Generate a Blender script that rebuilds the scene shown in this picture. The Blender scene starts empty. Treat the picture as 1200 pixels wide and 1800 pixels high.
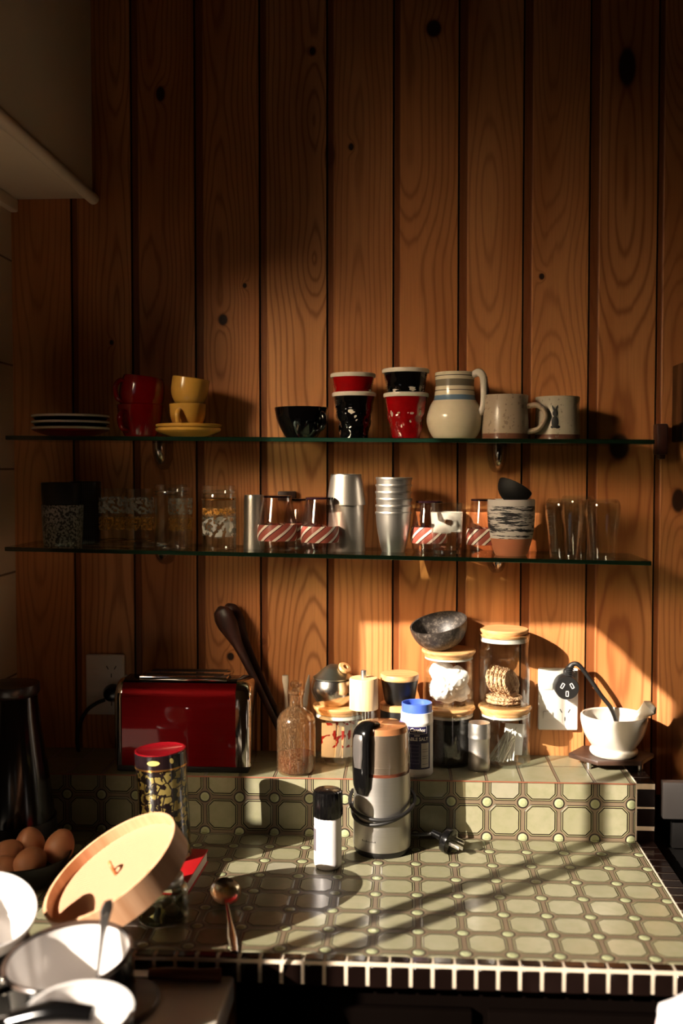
import bpy, bmesh, math, random
from mathutils import Vector, Matrix, noise, Euler
random.seed(7)
PI = math.pi
COL = bpy.context.scene.collection
SC = bpy.context.scene

# ------------------------------------------------------------------ camera
FPX, PITCH, YAW = 1817.74, -0.0409, -0.0603
CAM = Vector((0.0, -1.9288, 0.6316))
cd = bpy.data.cameras.new('camera'); cam = bpy.data.objects.new('camera', cd); COL.objects.link(cam)
cd.sensor_fit = 'VERTICAL'; cd.sensor_height = 36; cd.sensor_width = 24; cd.lens = FPX / 1800 * 36
FW = Vector((math.sin(YAW) * math.cos(PITCH), math.cos(YAW) * math.cos(PITCH), math.sin(PITCH)))
RT = FW.cross(Vector((0, 0, 1))).normalized(); UP = RT.cross(FW)
M = Matrix((RT, UP, -FW)).transposed().to_4x4(); M.translation = CAM; cam.matrix_world = M
cd.clip_start = 0.05; cd.clip_end = 60
cd.dof.use_dof = True; cd.dof.focus_distance = 1.76; cd.dof.aperture_fstop = 2.5
SC.camera = cam

# ------------------------------------------------------------------ light and exposure
SC.view_settings.view_transform = 'Standard'; SC.view_settings.look = 'None'
SC.cycles.transparent_max_bounces = 40; SC.cycles.max_bounces = 10
SC.view_settings.exposure = 0.0; SC.view_settings.gamma = 1.0; SC.view_settings.use_curve_mapping = False
w = bpy.data.worlds.new('world'); SC.world = w; w.use_nodes = True
w.node_tree.nodes['Background'].inputs[0].default_value = (0.75, 0.85, 1.0, 1)
w.node_tree.nodes['Background'].inputs[1].default_value = 0.25
SK, SM = 1.13, 0.74                       # sun direction (SK, 1, -SM)
sd = bpy.data.lights.new('sun', 'SUN'); sd.energy = 16.5; sd.color = (1.0, 0.89, 0.76); sd.angle = math.radians(0.22)
sun = bpy.data.objects.new('sun', sd); COL.objects.link(sun)
sun.rotation_euler = Vector((SK, 1, -SM)).to_track_quat('-Z', 'Y').to_euler(); sun.location = (-2.6, -2.5, 2.2)
WINY = -2.25                              # window wall
T0 = -WINY
WX0, WX1 = -0.10 - SK * T0, 1.30 - SK * T0
WZ0, WZ1 = -0.76 + SM * T0, 0.358 + SM * T0
al = bpy.data.lights.new('window_daylight', 'AREA'); al.shape = 'RECTANGLE'; al.size = 0.55; al.size_y = 0.70
al.energy = 2.8; al.color = (1.0, 0.77, 0.49); al.spread = math.radians(29)
ao = bpy.data.objects.new('window_daylight', al); COL.objects.link(ao)
ao.location = ((WX0 + WX1) / 2, WINY + 0.02, (WZ0 + WZ1) / 2)
ao.rotation_euler = (Vector((0.17, 0, 0.34)) - ao.location).to_track_quat('-Z', 'Y').to_euler()

# ------------------------------------------------------------------ measuring helpers: a pixel of the photograph meets a plane
def ray(px, py): return FW + (px - 600) / FPX * RT + (900 - py) / FPX * UP
def at(px, py, X=None, Y=None, Z=None):
    d = ray(px, py)
    if X is not None: t = (X - CAM.x) / d.x
    elif Y is not None: t = (Y - CAM.y) / d.y
    else: t = (Z - CAM.z) / d.z
    return CAM + d * t
def mpp(Y): return (Y - CAM.y) / FPX
LEDGE = 0.099
def sh1(x): return 0.6853 - 0.0081 * x
def sh2(x): return 0.4852 - 0.0172 * x
def stand(cx, py, hw, zf):
    """centre of a round base whose front edge is seen at (cx, py)"""
    z = zf if not callable(zf) else zf(at(cx, py, Y=-0.1).x)
    f = at(cx, py, Z=z); Y = f.y + hw * mpp(f.y)
    return Vector((at(cx, py, Y=Y).x, Y, z))
def on(cx, Y, zf):
    x = at(cx, 900, Y=Y).x
    return Vector((x, Y, zf(x) if callable(zf) else zf))
def prof(cx, loc, pts):
    """silhouette half-widths and front heights in photo pixels -> (r, z) around loc"""
    out = []
    for hw, py in pts:
        r = hw * mpp(loc.y)
        out.append((r, at(cx, py, Y=loc.y - r).z - loc.z))
    return out

# ------------------------------------------------------------------ object helpers
def tag(o, label=None, cat=None, group=None, kind=None):
    if label: o['label'] = label
    if cat: o['category'] = cat
    if group: o['group'] = group
    if kind: o['kind'] = kind
    return o
def thing(name, label, cat, loc=(0, 0, 0), rot=(0, 0, 0), group=None):
    o = bpy.data.objects.new(name, None); COL.objects.link(o); o.empty_display_size = 0.02
    o.location = loc; o.rotation_euler = rot
    return tag(o, label, cat, group)
def obj(name, bm, mats, parent=None, loc=(0, 0, 0), rot=(0, 0, 0), sharp=38, smooth=True):
    me = bpy.data.meshes.new(name)
    bmesh.ops.recalc_face_normals(bm, faces=bm.faces[:])
    bm.to_mesh(me); bm.free()
    for m in (mats if isinstance(mats, (list, tuple)) else [mats]): me.materials.append(m)
    if smooth:
        me.shade_smooth(); me.set_sharp_from_angle(angle=math.radians(sharp))
    o = bpy.data.objects.new(name, me); COL.objects.link(o)
    o.location = loc; o.rotation_euler = rot
    if parent: o.parent = parent
    return o
def struct(name, bm, mats, **k): return tag(obj(name, bm, mats, **k), kind='structure')
def copy_tree(o, parent=None):
    c = o.copy(); COL.objects.link(c); c.parent = parent
    for ch in [x for x in bpy.data.objects if x.parent == o]: copy_tree(ch, c)
    return c
def B(): return bmesh.new()
def box(bm, c, d, bev=0.0, seg=2, rot=None, mi=0, M=None):
    r = bmesh.ops.create_cube(bm, size=1.0); vs = r['verts']
    mt = Matrix.Translation(c) @ (Euler(rot).to_matrix().to_4x4() if rot else Matrix()) @ Matrix.Diagonal((*d, 1))
    if M: mt = M @ mt
    bmesh.ops.transform(bm, matrix=mt, verts=vs)
    fs = list({f for v in vs for f in v.link_faces})
    for f in fs: f.material_index = mi
    if bev > 0:
        es = list({e for v in vs for e in v.link_edges})
        bmesh.ops.bevel(bm, geom=es, offset=bev, segments=seg, affect='EDGES', profile=0.5, material=-1)
    return bm
def lathe(bm, pts, seg=48, mi=0, M=None, fn=None):
    """pts: list of (r, z) or (r, z, mat)"""
    rings = []
    for p in pts:
        r, z = p[0], p[1]
        if r < 1e-6:
            v = Vector((0, 0, z)); rings.append([bm.verts.new(M @ v if M else v)])
        else:
            ring = []
            for k in range(seg):
                a = 2 * PI * k / seg; rr, zz = (fn(r, z, a) if fn else (r, z))
                v = Vector((rr * math.cos(a), rr * math.sin(a), zz)); ring.append(bm.verts.new(M @ v if M else v))
            rings.append(ring)
    for i in range(len(rings) - 1):
        a, b = rings[i], rings[i + 1]; m = pts[i][2] if len(pts[i]) > 2 else mi
        for k in range(seg):
            k2 = (k + 1) % seg
            if len(a) == 1 and len(b) == 1: continue
            if len(a) == 1: f = bm.faces.new((a[0], b[k], b[k2]))
            elif len(b) == 1: f = bm.faces.new((a[k], b[0], a[k2]))
            else: f = bm.faces.new((a[k], b[k], b[k2], a[k2]))
            f.material_index = m
    return bm
def crom(P, n=8):
    P = [Vector(p) for p in P]; out = []
    Q = [P[0] * 2 - P[1]] + P + [P[-1] * 2 - P[-2]]
    for i in range(1, len(Q) - 2):
        a, b, c, d = Q[i - 1:i + 3]
        for k in range(n):
            t = k / n
            out.append(0.5 * ((2 * b) + (c - a) * t + (2 * a - 5 * b + 4 * c - d) * t * t + (3 * b - a - 3 * c + d) * t ** 3))
    return out + [P[-1]]
def tube(bm, path, rad, seg=12, flat=1.0, up=(0, 0, 1), mi=0, n=8, smooth=True, closed=False, M=None):
    """rad: number or list of radii at the control points; flat: second radius factor along the binormal"""
    P = crom(path, n) if smooth and len(path) > 2 else [Vector(p) for p in path]
    if isinstance(rad, (list, tuple)):
        rr = []
        for i in range(len(P)):
            t = i / (len(P) - 1) * (len(rad) - 1); k = min(int(t), len(rad) - 2); u = t - k
            rr.append(rad[k] * (1 - u) + rad[k + 1] * u)
    else: rr = [rad] * len(P)
    rings = []; ref = Vector(up)
    for i, p in enumerate(P):
        t = (P[min(i + 1, len(P) - 1)] - P[max(i - 1, 0)]).normalized()
        s = t.cross(ref)
        if s.length < 1e-4: s = t.cross(Vector((1, 0.1, 0)))
        s.normalize(); n2 = s.cross(t).normalized()
        ring = []
        for k in range(seg):
            a = 2 * PI * k / seg
            v = p + s * (math.cos(a) * rr[i]) + n2 * (math.sin(a) * rr[i] * flat)
            ring.append(bm.verts.new(M @ v if M else v))
        rings.append(ring)
    for i in range(len(rings) - 1):
        for k in range(seg):
            f = bm.faces.new((rings[i][k], rings[i][(k + 1) % seg], rings[i + 1][(k + 1) % seg], rings[i + 1][k])); f.material_index = mi
    for r in (rings[0], rings[-1]):
        f = bm.faces.new(r); f.material_index = mi
    return bm
def ball(bm, c, r, seg=20, rings=12, M=None, mi=0, fn=None):
    pts = [(0, -1)] + [(math.sin(PI * i / rings), -math.cos(PI * i / rings)) for i in range(1, rings)] + [(0, 1)]
    r = r if isinstance(r, (tuple, list)) else (r, r, r)
    mt = Matrix.Translation(c) @ Matrix.Diagonal((*r, 1))
    if M: mt = M @ mt
    return lathe(bm, pts, seg, mi, mt)
def shell(outer, t, floor=None, lip=True):
    """outer: (r,z) bottom to top -> closed cup profile"""
    fl = floor if floor is not None else t
    z0 = outer[0][1]; r1, z1 = outer[-1][0], outer[-1][1]
    p = [(0, z0)] + [tuple(o) for o in outer]
    if lip: p += [(r1 - t * 0.3, z1 + t * 0.35), (r1 - t * 0.7, z1 + t * 0.35)]
    inn = []
    for o in reversed(outer):
        if o[1] > z0 + fl: inn.append((max(o[0] - t, 0.001), o[1]))
    # radius at the floor
    rf = inn[-1][0] if inn else outer[0][0] - t
    for a, b in zip(outer, outer[1:]):
        if a[1] <= z0 + fl <= b[1] and b[1] > a[1]:
            u = (z0 + fl - a[1]) / (b[1] - a[1]); rf = max(a[0] + (b[0] - a[0]) * u - t, 0.001)
    return p + inn + [(rf, z0 + fl), (rf * 0.75, z0 + fl * 0.93), (0, z0 + fl * 0.9)]
def smoothprof(pts, n=6):
    P = crom([(r, 0, z) for r, z in pts], n); return [(max(p.x, 0.0005), p.z) for p in P]
def handle(bm, r, z0, z1, out, th, ang, flat=1.4, top_out=None, dip=0.0, mi=0):
    """ear handle in the plane of angle ang, from z1 (upper) to z0 (lower)"""
    c, s = math.cos(ang), math.sin(ang); h = z1 - z0; to = top_out if top_out is not None else out
    pr = [(r - 0.0015, z1), (r + to * 0.55, z1 + h * 0.04), (r + out * 0.97, z1 - h * 0.22), (r + out * 0.95, z1 - h * 0.55), (r + out * 0.6, z0 + h * 0.12 - dip), (r - 0.0025 - dip * 0.3, z0)]
    tube(bm, [(q[0] * c, q[0] * s, q[1]) for q in pr], th, 12, flat, up=(-s, c, 0), mi=mi, n=6)
    return bm
def rin(r): return r
# ------------------------------------------------------------------ materials
def lin(c):
    return tuple((x / 255 / 12.92 if x / 255 <= 0.04045 else ((x / 255 + 0.055) / 1.055) ** 2.4) for x in c)
class NT:
    def __init__(s, name):
        s.m = bpy.data.materials.new(name); s.m.use_nodes = True; s.t = s.m.node_tree; s.t.nodes.clear()
        s.out = s.t.nodes.new('ShaderNodeOutputMaterial')
    def n(s, typ, ins=None, **pr):
        d = s.t.nodes.new('ShaderNode' + typ)
        for k, v in pr.items(): setattr(d, k, v)
        for k, v in (ins or {}).items(): s.set(d.inputs[k], v)
        return d
    def set(s, sock, v):
        if isinstance(v, bpy.types.NodeSocket): s.t.links.new(v, sock)
        elif isinstance(v, bpy.types.Node): s.t.links.new(v.outputs[0], sock)
        else:
            if isinstance(v, (tuple, list)) and len(v) == 3 and sock.type == 'RGBA': v = (*v, 1)
            sock.default_value = v
    def m_(s, op, a, b=None, c=None, clamp=False):
        d = s.t.nodes.new('ShaderNodeMath'); d.operation = op; d.use_clamp = clamp
        for i, v in enumerate((a, b, c)):
            if v is not None: s.set(d.inputs[i], v)
        return d.outputs[0]
    def co(s):
        tc = s.n('TexCoord'); sp = s.n('SeparateXYZ', {0: tc.outputs['Object']})
        return tc.outputs['Object'], sp.outputs[0], sp.outputs[1], sp.outputs[2]
    def comb(s, x, y, z): return s.n('CombineXYZ', {0: x, 1: y, 2: z}).outputs[0]
    def ss(s, v, a, b, lo=0.0, hi=1.0):
        d = s.n('MapRange', {0: v, 1: a, 2: b, 3: lo, 4: hi}, interpolation_type='SMOOTHSTEP'); return d.outputs[0]
    def mix(s, f, a, b):
        d = s.t.nodes.new('ShaderNodeMix'); d.data_type = 'RGBA'
        s.set(d.inputs[0], f); s.set(d.inputs[6], a); s.set(d.inputs[7], b); return d.outputs[2]
    def noise(s, vec, scale, detail=3, rough=0.5, dim='3D'):
        d = s.n('TexNoise', {'Scale': scale, 'Detail': detail, 'Roughness': rough}, noise_dimensions=dim)
        if dim == '1D': s.set(d.inputs['W'], vec)
        else: s.set(d.inputs['Vector'], vec)
        return d.outputs[0]
    def pbr(s, **k):
        d = s.n('BsdfPrincipled')
        for a, v in k.items(): s.set(d.inputs[a.replace('_', ' ')], v)
        s.t.links.new(d.outputs[0], s.out.inputs[0]); return d
    def bump(s, h, dist, strength=1.0):
        return s.n('Bump', {'Height': h, 'Distance': dist, 'Strength': strength}).outputs[0]
CACHE = {}
def pm(name, rgb, rough=0.4, metal=0.0, coat=0.0, var=0.12, sc=30, bump=0.0, stretch=None, spec=0.5):
    if name in CACHE: return CACHE[name]
    t = NT(name); c = lin(rgb); o, x, y, z = t.co()
    v = o if not stretch else t.comb(t.m_('MULTIPLY', x, stretch[0]), t.m_('MULTIPLY', y, stretch[1]), t.m_('MULTIPLY', z, stretch[2]))
    nz = t.noise(v, sc, 4)
    colr = t.mix(nz, tuple(q * (1 - var) for q in c), tuple(min(1, q * (1 + var)) for q in c))
    r = t.m_('ADD', t.m_('MULTIPLY', t.m_('SUBTRACT', nz, 0.5), 0.25 * rough), rough)
    k = dict(Base_Color=colr, Roughness=r, Metallic=metal, Coat_Weight=coat, Specular_IOR_Level=spec)
    if bump: k['Normal'] = t.bump(nz, bump)
    t.pbr(**k); CACHE[name] = t.m; return t.m
def glass(name, tint=(0.97, 0.98, 0.97), gloss=1.0, rough=0.02, decor=None, base=0.0, rimdark=0.4):
    """thin clear glass: see-through with a mirror sheen that grows at grazing angles"""
    if name in CACHE: return CACHE[name]
    t = NT(name); o, x, y, z = t.co()
    lw = t.n('LayerWeight', {0: 0.5}); fc = lw.outputs['Facing']; fac = t.m_('ADD', 0.03, t.m_('MULTIPLY', t.m_('POWER', fc, 3.5), 0.75))
    edge = t.m_('POWER', fc, 3.0)
    nzz = t.noise(o, 60, 2)
    tc_ = t.mix(t.m_('MULTIPLY', edge, rimdark), tint, tuple(q * 0.55 for q in tint))
    tr = t.n('BsdfTransparent', {0: tc_})
    gl = t.n('BsdfGlossy', {0: (1, 1, 1, 1), 1: t.m_('ADD', rough, t.m_('MULTIPLY', nzz, 0.02))})
    f = t.m_('ADD', t.m_('MULTIPLY', fac, 1.0 * gloss), base + 0.03, clamp=True)
    mx = t.n('MixShader', {0: f, 1: tr.outputs[0], 2: gl.outputs[0]})
    last = mx.outputs[0]
    if decor:
        mask, colr = decor(t, o, x, y, z)
        df = t.n('BsdfPrincipled', {'Base Color': colr, 'Roughness': 0.35})
        last = t.n('MixShader', {0: mask, 1: last, 2: df.outputs[0]}).outputs[0]
    t.t.links.new(last, t.out.inputs[0]); CACHE[name] = t.m; return t.m

def bands(name, stops, rough=0.25, speck=None, coat=0.3):
    """horizontal glaze bands: stops [(z_from, rgb)] by local height"""
    t = NT(name); o, x, y, z = t.co(); nz = t.noise(o, 90, 3)
    zz = t.m_('ADD', z, t.m_('MULTIPLY', t.m_('SUBTRACT', t.noise(o, 25, 2), 0.5), 0.0012))
    colr = (*lin(stops[0][1]), 1)
    for zf, c in stops[1:]:
        colr = t.mix(t.ss(zz, zf - 0.0003, zf + 0.0003), colr, (*lin(c), 1))
    if speck:
        sp = t.ss(t.noise(o, speck[0], 2), speck[1], speck[1] + 0.04)
        colr = t.mix(t.m_('MULTIPLY', sp, 0.6), colr, (*lin(speck[2]), 1))
    colr = t.mix(t.m_('MULTIPLY', nz, 0.15), colr, (0.25, 0.22, 0.18, 1))
    t.pbr(Base_Color=colr, Roughness=rough, Coat_Weight=coat); return t.m

# knotty pine boards
GX = [-0.6255, -0.5102, -0.3902, -0.2690, -0.1433, -0.0207, 0.0988, 0.2165, 0.3363, 0.4584, 0.580, 0.701]
GW = [0.013, 0.015, 0.017, 0.015, 0.014, 0.014, 0.018, 0.018, 0.019, 0.012, 0.014, 0.015]
KN = [(762, 50, 15, 17), (282, 165, 9, 15), (549, 90, 6, 8), (580, 272, 9, 27), (617, 258, 5, 7), (392, 562, 9, 11), (430, 502, 4, 5),
      (952, 486, 5, 6), (1102, 118, 17, 38), (1088, 785, 20, 26), (1192, 880, 13, 24), (405, 1154, 7, 8), (462, 1128, 6, 7), (196, 602, 4, 5)]
def wood_wall():
    t = NT('pine_boards'); o, x, y, z = t.co()
    edges = [(-0.745,)] + [(g,) for g in GX]
    # board index by counting the grooves to the left
    idx = t.m_('ADD', 0.0, 0.0); cen = None
    for g in GX:
        idx = t.m_('ADD', idx, t.m_('GREATER_THAN', x, g + 0.0005))
    wn = t.n('TexWhiteNoise', {'W': idx}, noise_dimensions='1D'); rnd = wn.outputs[0]
    rc = t.n('SeparateColor', {0: wn.outputs[1]}); r2, r3 = rc.outputs[1], rc.outputs[2]
    xl = t.m_('SUBTRACT', x, t.m_('ADD', -0.685, t.m_('MULTIPLY', idx, 0.1207)))
    cx = t.m_('ADD', xl, t.m_('MULTIPLY', t.m_('SUBTRACT', rnd, 0.5), 0.07))
    kk = None; dark = None
    for (px, py, rx, rz) in KN:
        c = at(px, py, Y=0); m = mpp(0)
        ex = t.m_('DIVIDE', t.m_('SUBTRACT', x, c.x), rx * 0.9 * m); ez = t.m_('DIVIDE', t.m_('SUBTRACT', z, c.z), rz * 0.9 * m)
        e = t.m_('SQRT', t.m_('ADD', t.m_('MULTIPLY', ex, ex), t.m_('MULTIPLY', ez, ez)))
        g = t.m_('EXPONENT', t.m_('MULTIPLY', e, -0.75))
        kk = g if kk is None else t.m_('MAXIMUM', kk, g)
        d = t.ss(e, 1.15, 0.75); dark = d if dark is None else t.m_('MAXIMUM', dark, d)
    zz = t.m_('ADD', z, t.m_('MULTIPLY', r2, 37.0))
    d1 = t.noise(t.comb(t.m_('MULTIPLY', idx, 3.7), 0.0, t.m_('MULTIPLY', zz, 1.0)), 1.7, 1.5)
    depth = t.m_('MULTIPLY', t.m_('SUBTRACT', d1, 0.36), 0.20)
    wob = t.noise(t.comb(t.m_('MULTIPLY', x, 22.0), r3, t.m_('MULTIPLY', zz, 2.2)), 1.0, 3)
    rr = t.m_('SQRT', t.m_('ADD', t.m_('MULTIPLY', cx, cx), t.m_('MULTIPLY', depth, depth)))
    rr = t.m_('ADD', rr, t.m_('MULTIPLY', t.m_('SUBTRACT', wob, 0.5), 0.020))
    rr = t.m_('ADD', rr, t.m_('MULTIPLY', kk, 0.022))
    ph = t.m_('MULTIPLY', rr, t.m_('ADD', 430.0, t.m_('MULTIPLY', r3, 480.0)))
    sn = t.m_('ADD', t.m_('MULTIPLY', t.m_('SINE', ph), 0.5), 0.5)
    late = t.m_('POWER', sn, 4.0)
    fine = t.noise(t.comb(t.m_('MULTIPLY', x, 520.0), 0.0, t.m_('MULTIPLY', z, 9.0)), 1.0, 3)
    blot = t.noise(t.comb(t.m_('MULTIPLY', x, 9.0), rnd, t.m_('MULTIPLY', z, 2.0)), 1.0, 3)
    base = t.mix(rnd, (*lin((218, 154, 100)), 1), (*lin((204, 134, 80)), 1))
    base = t.mix(t.ss(blot, 0.35, 0.75), base, (*lin((176, 110, 60)), 1))
    lf = t.m_('MULTIPLY', late, t.m_('ADD', 0.30, t.m_('MULTIPLY', r2, 0.35)))
    c = t.mix(lf, base, (*lin((120, 58, 22)), 1))
    c = t.mix(t.m_('MULTIPLY', t.ss(fine, 0.4, 0.8), 0.22), c, (*lin((118, 62, 26)), 1))
    c = t.mix(t.m_('MULTIPLY', t.ss(kk, 0.25, 0.6), 0.55), c, (*lin((112, 52, 20)), 1))
    c = t.mix(dark, c, (*lin((48, 24, 12)), 1))
    # browner, then near black, with depth in the grooves between the boards
    c = t.mix(t.m_('MULTIPLY', t.ss(y, 0.0006, 0.0018), 0.85), c, (*lin((112, 58, 24)), 1))
    c = t.mix(t.ss(y, 0.0028, 0.0055), c, (*lin((34, 15, 6)), 1))
    h = t.m_('ADD', t.m_('MULTIPLY', late, -0.4), t.m_('MULTIPLY', fine, 0.3))
    t.pbr(Base_Color=c, Roughness=t.m_('ADD', 0.42, t.m_('MULTIPLY', late, 0.1)), Normal=t.bump(h, 0.0004, 0.6), Specular_IOR_Level=0.35)
    return t.m

S = 0.061
def tile_mat(name, ax, ay, ox, oy, dots=True, oyp=None, line=False):
    """octagon-and-dot glazed tiles, pattern laid on local axes ax, ay"""
    t = NT(name); o, *xyz = t.co(); X, Y = xyz[ax], xyz[ay]; py_ = oyp or S
    u = t.m_('DIVIDE', t.m_('SUBTRACT', X, ox), S); v = t.m_('DIVIDE', t.m_('SUBTRACT', Y, oy), py_)
    wv = t.m_('MULTIPLY', t.m_('SUBTRACT', t.noise(o, 14, 2), 0.5), 0.03)
    u = t.m_('ADD', u, wv); v = t.m_('ADD', v, wv)
    fu, fv = t.m_('FRACT', u), t.m_('FRACT', v)
    cell = t.n('TexWhiteNoise', {'Vector': t.comb(t.m_('FLOOR', u), t.m_('FLOOR', v), 0.0)}, noise_dimensions='3D').outputs[0]
    a = t.m_('ABSOLUTE', t.m_('SUBTRACT', fu, 0.5)); b = t.m_('ABSOLUTE', t.m_('SUBTRACT', fv, 0.5))
    mx = t.m_('MAXIMUM', a, b)
    nz = t.noise(o, 55, 5, 0.6); nb = t.noise(o, 9, 3)
    field = t.mix(cell, (*lin((132, 128, 102)), 1), (*lin((146, 141, 116)), 1))
    field = t.mix(t.m_('MULTIPLY', t.ss(nz, 0.35, 0.75), 0.35), field, (*lin((110, 112, 76)), 1))
    field = t.mix(t.m_('MULTIPLY', t.m_('GREATER_THAN', cell, 0.955), 0.5), field, (*lin((140, 134, 120)), 1))
    gap = t.mix(nb, (*lin((92, 74, 58)), 1), (*lin((118, 104, 82)), 1))
    darkl = (*lin((26, 12, 7)), 1); lite = (*lin((138, 134, 100)), 1)
    if dots:
        dg = t.m_('MULTIPLY', t.m_('ADD', a, b), 0.7071)
        oc = t.m_('MAXIMUM', mx, t.m_('ADD', dg, -0.058))     # octagon distance, flat sides at 0.5
        c = t.mix(t.ss(oc, 0.374, 0.382), field, darkl)
        c = t.mix(t.ss(oc, 0.404, 0.411), c, lite)
        c = t.mix(t.ss(oc, 0.425, 0.432), c, darkl)
        c = t.mix(t.ss(oc, 0.450, 0.457), c, gap)
        da = t.m_('SUBTRACT', 0.5, a); db = t.m_('SUBTRACT', 0.5, b)
        rd = t.m_('SQRT', t.m_('ADD', t.m_('MULTIPLY', da, da), t.m_('MULTIPLY', db, db)))
        c = t.mix(t.ss(rd, 0.225, 0.205), c, gap)
        c = t.mix(t.ss(rd, 0.168, 0.158), c, darkl)
        c = t.mix(t.ss(rd, 0.130, 0.120), c, t.mix(nb, (*lin((160, 164, 128)), 1), (*lin((142, 146, 108)), 1)))
        h1 = t.ss(oc, 0.45, 0.375); h2 = t.ss(rd, 0.15, 0.05)
        ring = t.m_('MULTIPLY', t.m_('MULTIPLY', t.ss(oc, 0.40, 0.42), t.ss(oc, 0.445, 0.43)), 0.55)
        h = t.m_('MAXIMUM', t.m_('MAXIMUM', h1, ring), h2)
    else:
        c = t.mix(t.ss(a, 0.455, 0.462), field, darkl); c = t.mix(t.ss(a, 0.47, 0.478), c, gap)
        c = t.mix(t.ss(b, 0.485, 0.495), c, (*lin((70, 46, 28)), 1)); h = t.m_('MULTIPLY', t.ss(a, 0.47, 0.45), t.ss(b, 0.495, 0.48))
    h = t.m_('ADD', h, t.m_('MULTIPLY', nz, 0.12))
    rgh = t.m_('ADD', t.m_('ADD', 0.16, t.m_('MULTIPLY', nz, 0.16)), t.m_('MULTIPLY', t.m_('SUBTRACT', 1.0, h), 0.25), clamp=True)
    t.pbr(Base_Color=c, Roughness=rgh, Normal=t.bump(h, 0.0012, 0.9), Specular_IOR_Level=0.55)
    return t.m

def plaster(name, rgb, rough=0.6):
    return pm(name, rgb, rough, var=0.06, sc=6, bump=0.0008)
def woodm(name, rgb, dark, axis=0, sc=1.0, rough=0.45):
    if name in CACHE: return CACHE[name]
    t = NT(name); o, *xyz = t.co(); k = [160.0, 160.0, 160.0]; k[axis] = 12.0
    v = t.comb(*[t.m_('MULTIPLY', q, kk * sc) for q, kk in zip(xyz, k)])
    nz = t.noise(v, 1.0, 4); n2 = t.noise(o, 20 * sc, 2)
    c = t.mix(t.ss(nz, 0.3, 0.75), (*lin(rgb), 1), (*lin(dark), 1)); c = t.mix(t.m_('MULTIPLY', n2, 0.25), c, (*lin(dark), 1))
    t.pbr(Base_Color=c, Roughness=rough, Normal=t.bump(nz, 0.0003, 0.5)); CACHE[name] = t.m; return t.m
def brushed(name, rgb=(200, 196, 190), rough=0.40, axis=2):
    if name in CACHE: return CACHE[name]
    t = NT(name); o, *xyz = t.co(); k = [6.0, 6.0, 6.0]; k[axis] = 900.0
    nz = t.noise(t.comb(*[t.m_('MULTIPLY', q, kk) for q, kk in zip(xyz, k)]), 1.0, 3)
    c = t.mix(nz, tuple(q * 0.88 for q in lin(rgb)), lin(rgb))
    t.pbr(Base_Color=c, Metallic=1.0, Roughness=t.m_('ADD', rough - 0.05, t.m_('MULTIPLY', nz, 0.12)), Normal=t.bump(nz, 0.00005, 0.4))
    CACHE[name] = t.m; return t.m

M_wood = wood_wall()
M_tile = tile_mat('octagon_tile_top', 0, 1, 0.34 * S, -0.1665 - 0.0355 * S)
M_riser = tile_mat('octagon_tile_riser', 0, 2, 0.3468 * S, 0.0235 * S)
M_ltile = tile_mat('plain_tile_ledge', 0, 1, 0.3468 * S, -0.1665, dots=False, oyp=0.0955)
M_cream = plaster('cream_paint', (238, 224, 198), 0.5)
M_grout = pm('grout', (200, 182, 160), 0.85, var=0.2, sc=60)
M_black_tile = pm('black_mosaic_tile', (17, 9, 7), 0.14, var=0.5, sc=25)
M_black = pm('black_gloss', (10, 9, 9), 0.16)
M_blackm = pm('black_satin', (14, 12, 11), 0.4)
M_stoveblk = pm('soot_black', (9, 7, 6), 0.6, spec=0.15)
M_rubber = pm('black_rubber', (20, 18, 17), 0.5)
M_white = pm('white_plastic', (232, 226, 220), 0.35, var=0.03)
M_cer = pm('white_ceramic', (232, 222, 206), 0.18, var=0.04, coat=0.4)
M_chrome = pm('chrome', (220, 216, 210), 0.08, metal=1.0, var=0.03)
M_steel = brushed('brushed_steel')
M_alu = brushed('aluminium', (214, 214, 214), 0.36)
M_bamboo = woodm('bamboo_lid_wood', (224, 176, 120), (190, 134, 80), 0)
M_maple = woodm('pale_maple', (238, 208, 160), (220, 182, 130), 2)
M_darkwood = woodm('dark_stained_wood', (66, 30, 20), (34, 14, 9), 2, 0.6)
M_seal = pm('seal_silicone', (226, 220, 210), 0.45, var=0.03)
M_glass = glass('clear_glass')
M_jar = glass('jar_glass', (0.96, 0.975, 0.965), 0.8)
M_cab = pm('dark_cabinet', (8, 5, 4), 0.9, spec=0.0)

# ------------------------------------------------------------------ the room
CEIL, FLOOR = 2.30, -0.90
bm = B(); zs = (FLOOR, CEIL)
pts = [(-0.80, 0.0)]
for g, gw in zip(GX, GW):
    pts += [(g - 0.0016, 0.0), (g - 0.0006, 0.0070), (g + 0.0012, 0.0070), (g + 0.0020, 0.0024), (g + gw - 0.0030, 0.0024), (g + gw, 0.0)]
pts += [(1.9, 0.0)]
lo = [bm.verts.new((x, y, zs[0])) for x, y in pts]; hi = [bm.verts.new((x, y, zs[1])) for x, y in pts]
for i in range(len(pts) - 1): bm.faces.new((lo[i], lo[i + 1], hi[i + 1], hi[i]))
b0 = [bm.verts.new((x, 0.06, z)) for x in (-0.80, 1.9) for z in zs]
bm.faces.new((b0[0], b0[2], b0[3], b0[1])); bm.faces.new((lo[0], hi[0], b0[1], b0[0])); bm.faces.new((lo[-1], b0[2], b0[3], hi[-1]))
bm.faces.new(lo + [b0[2], b0[0]]); bm.faces.new(hi + [b0[3], b0[1]])
struct('wall_back', bm, M_wood, smooth=False)

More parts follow.
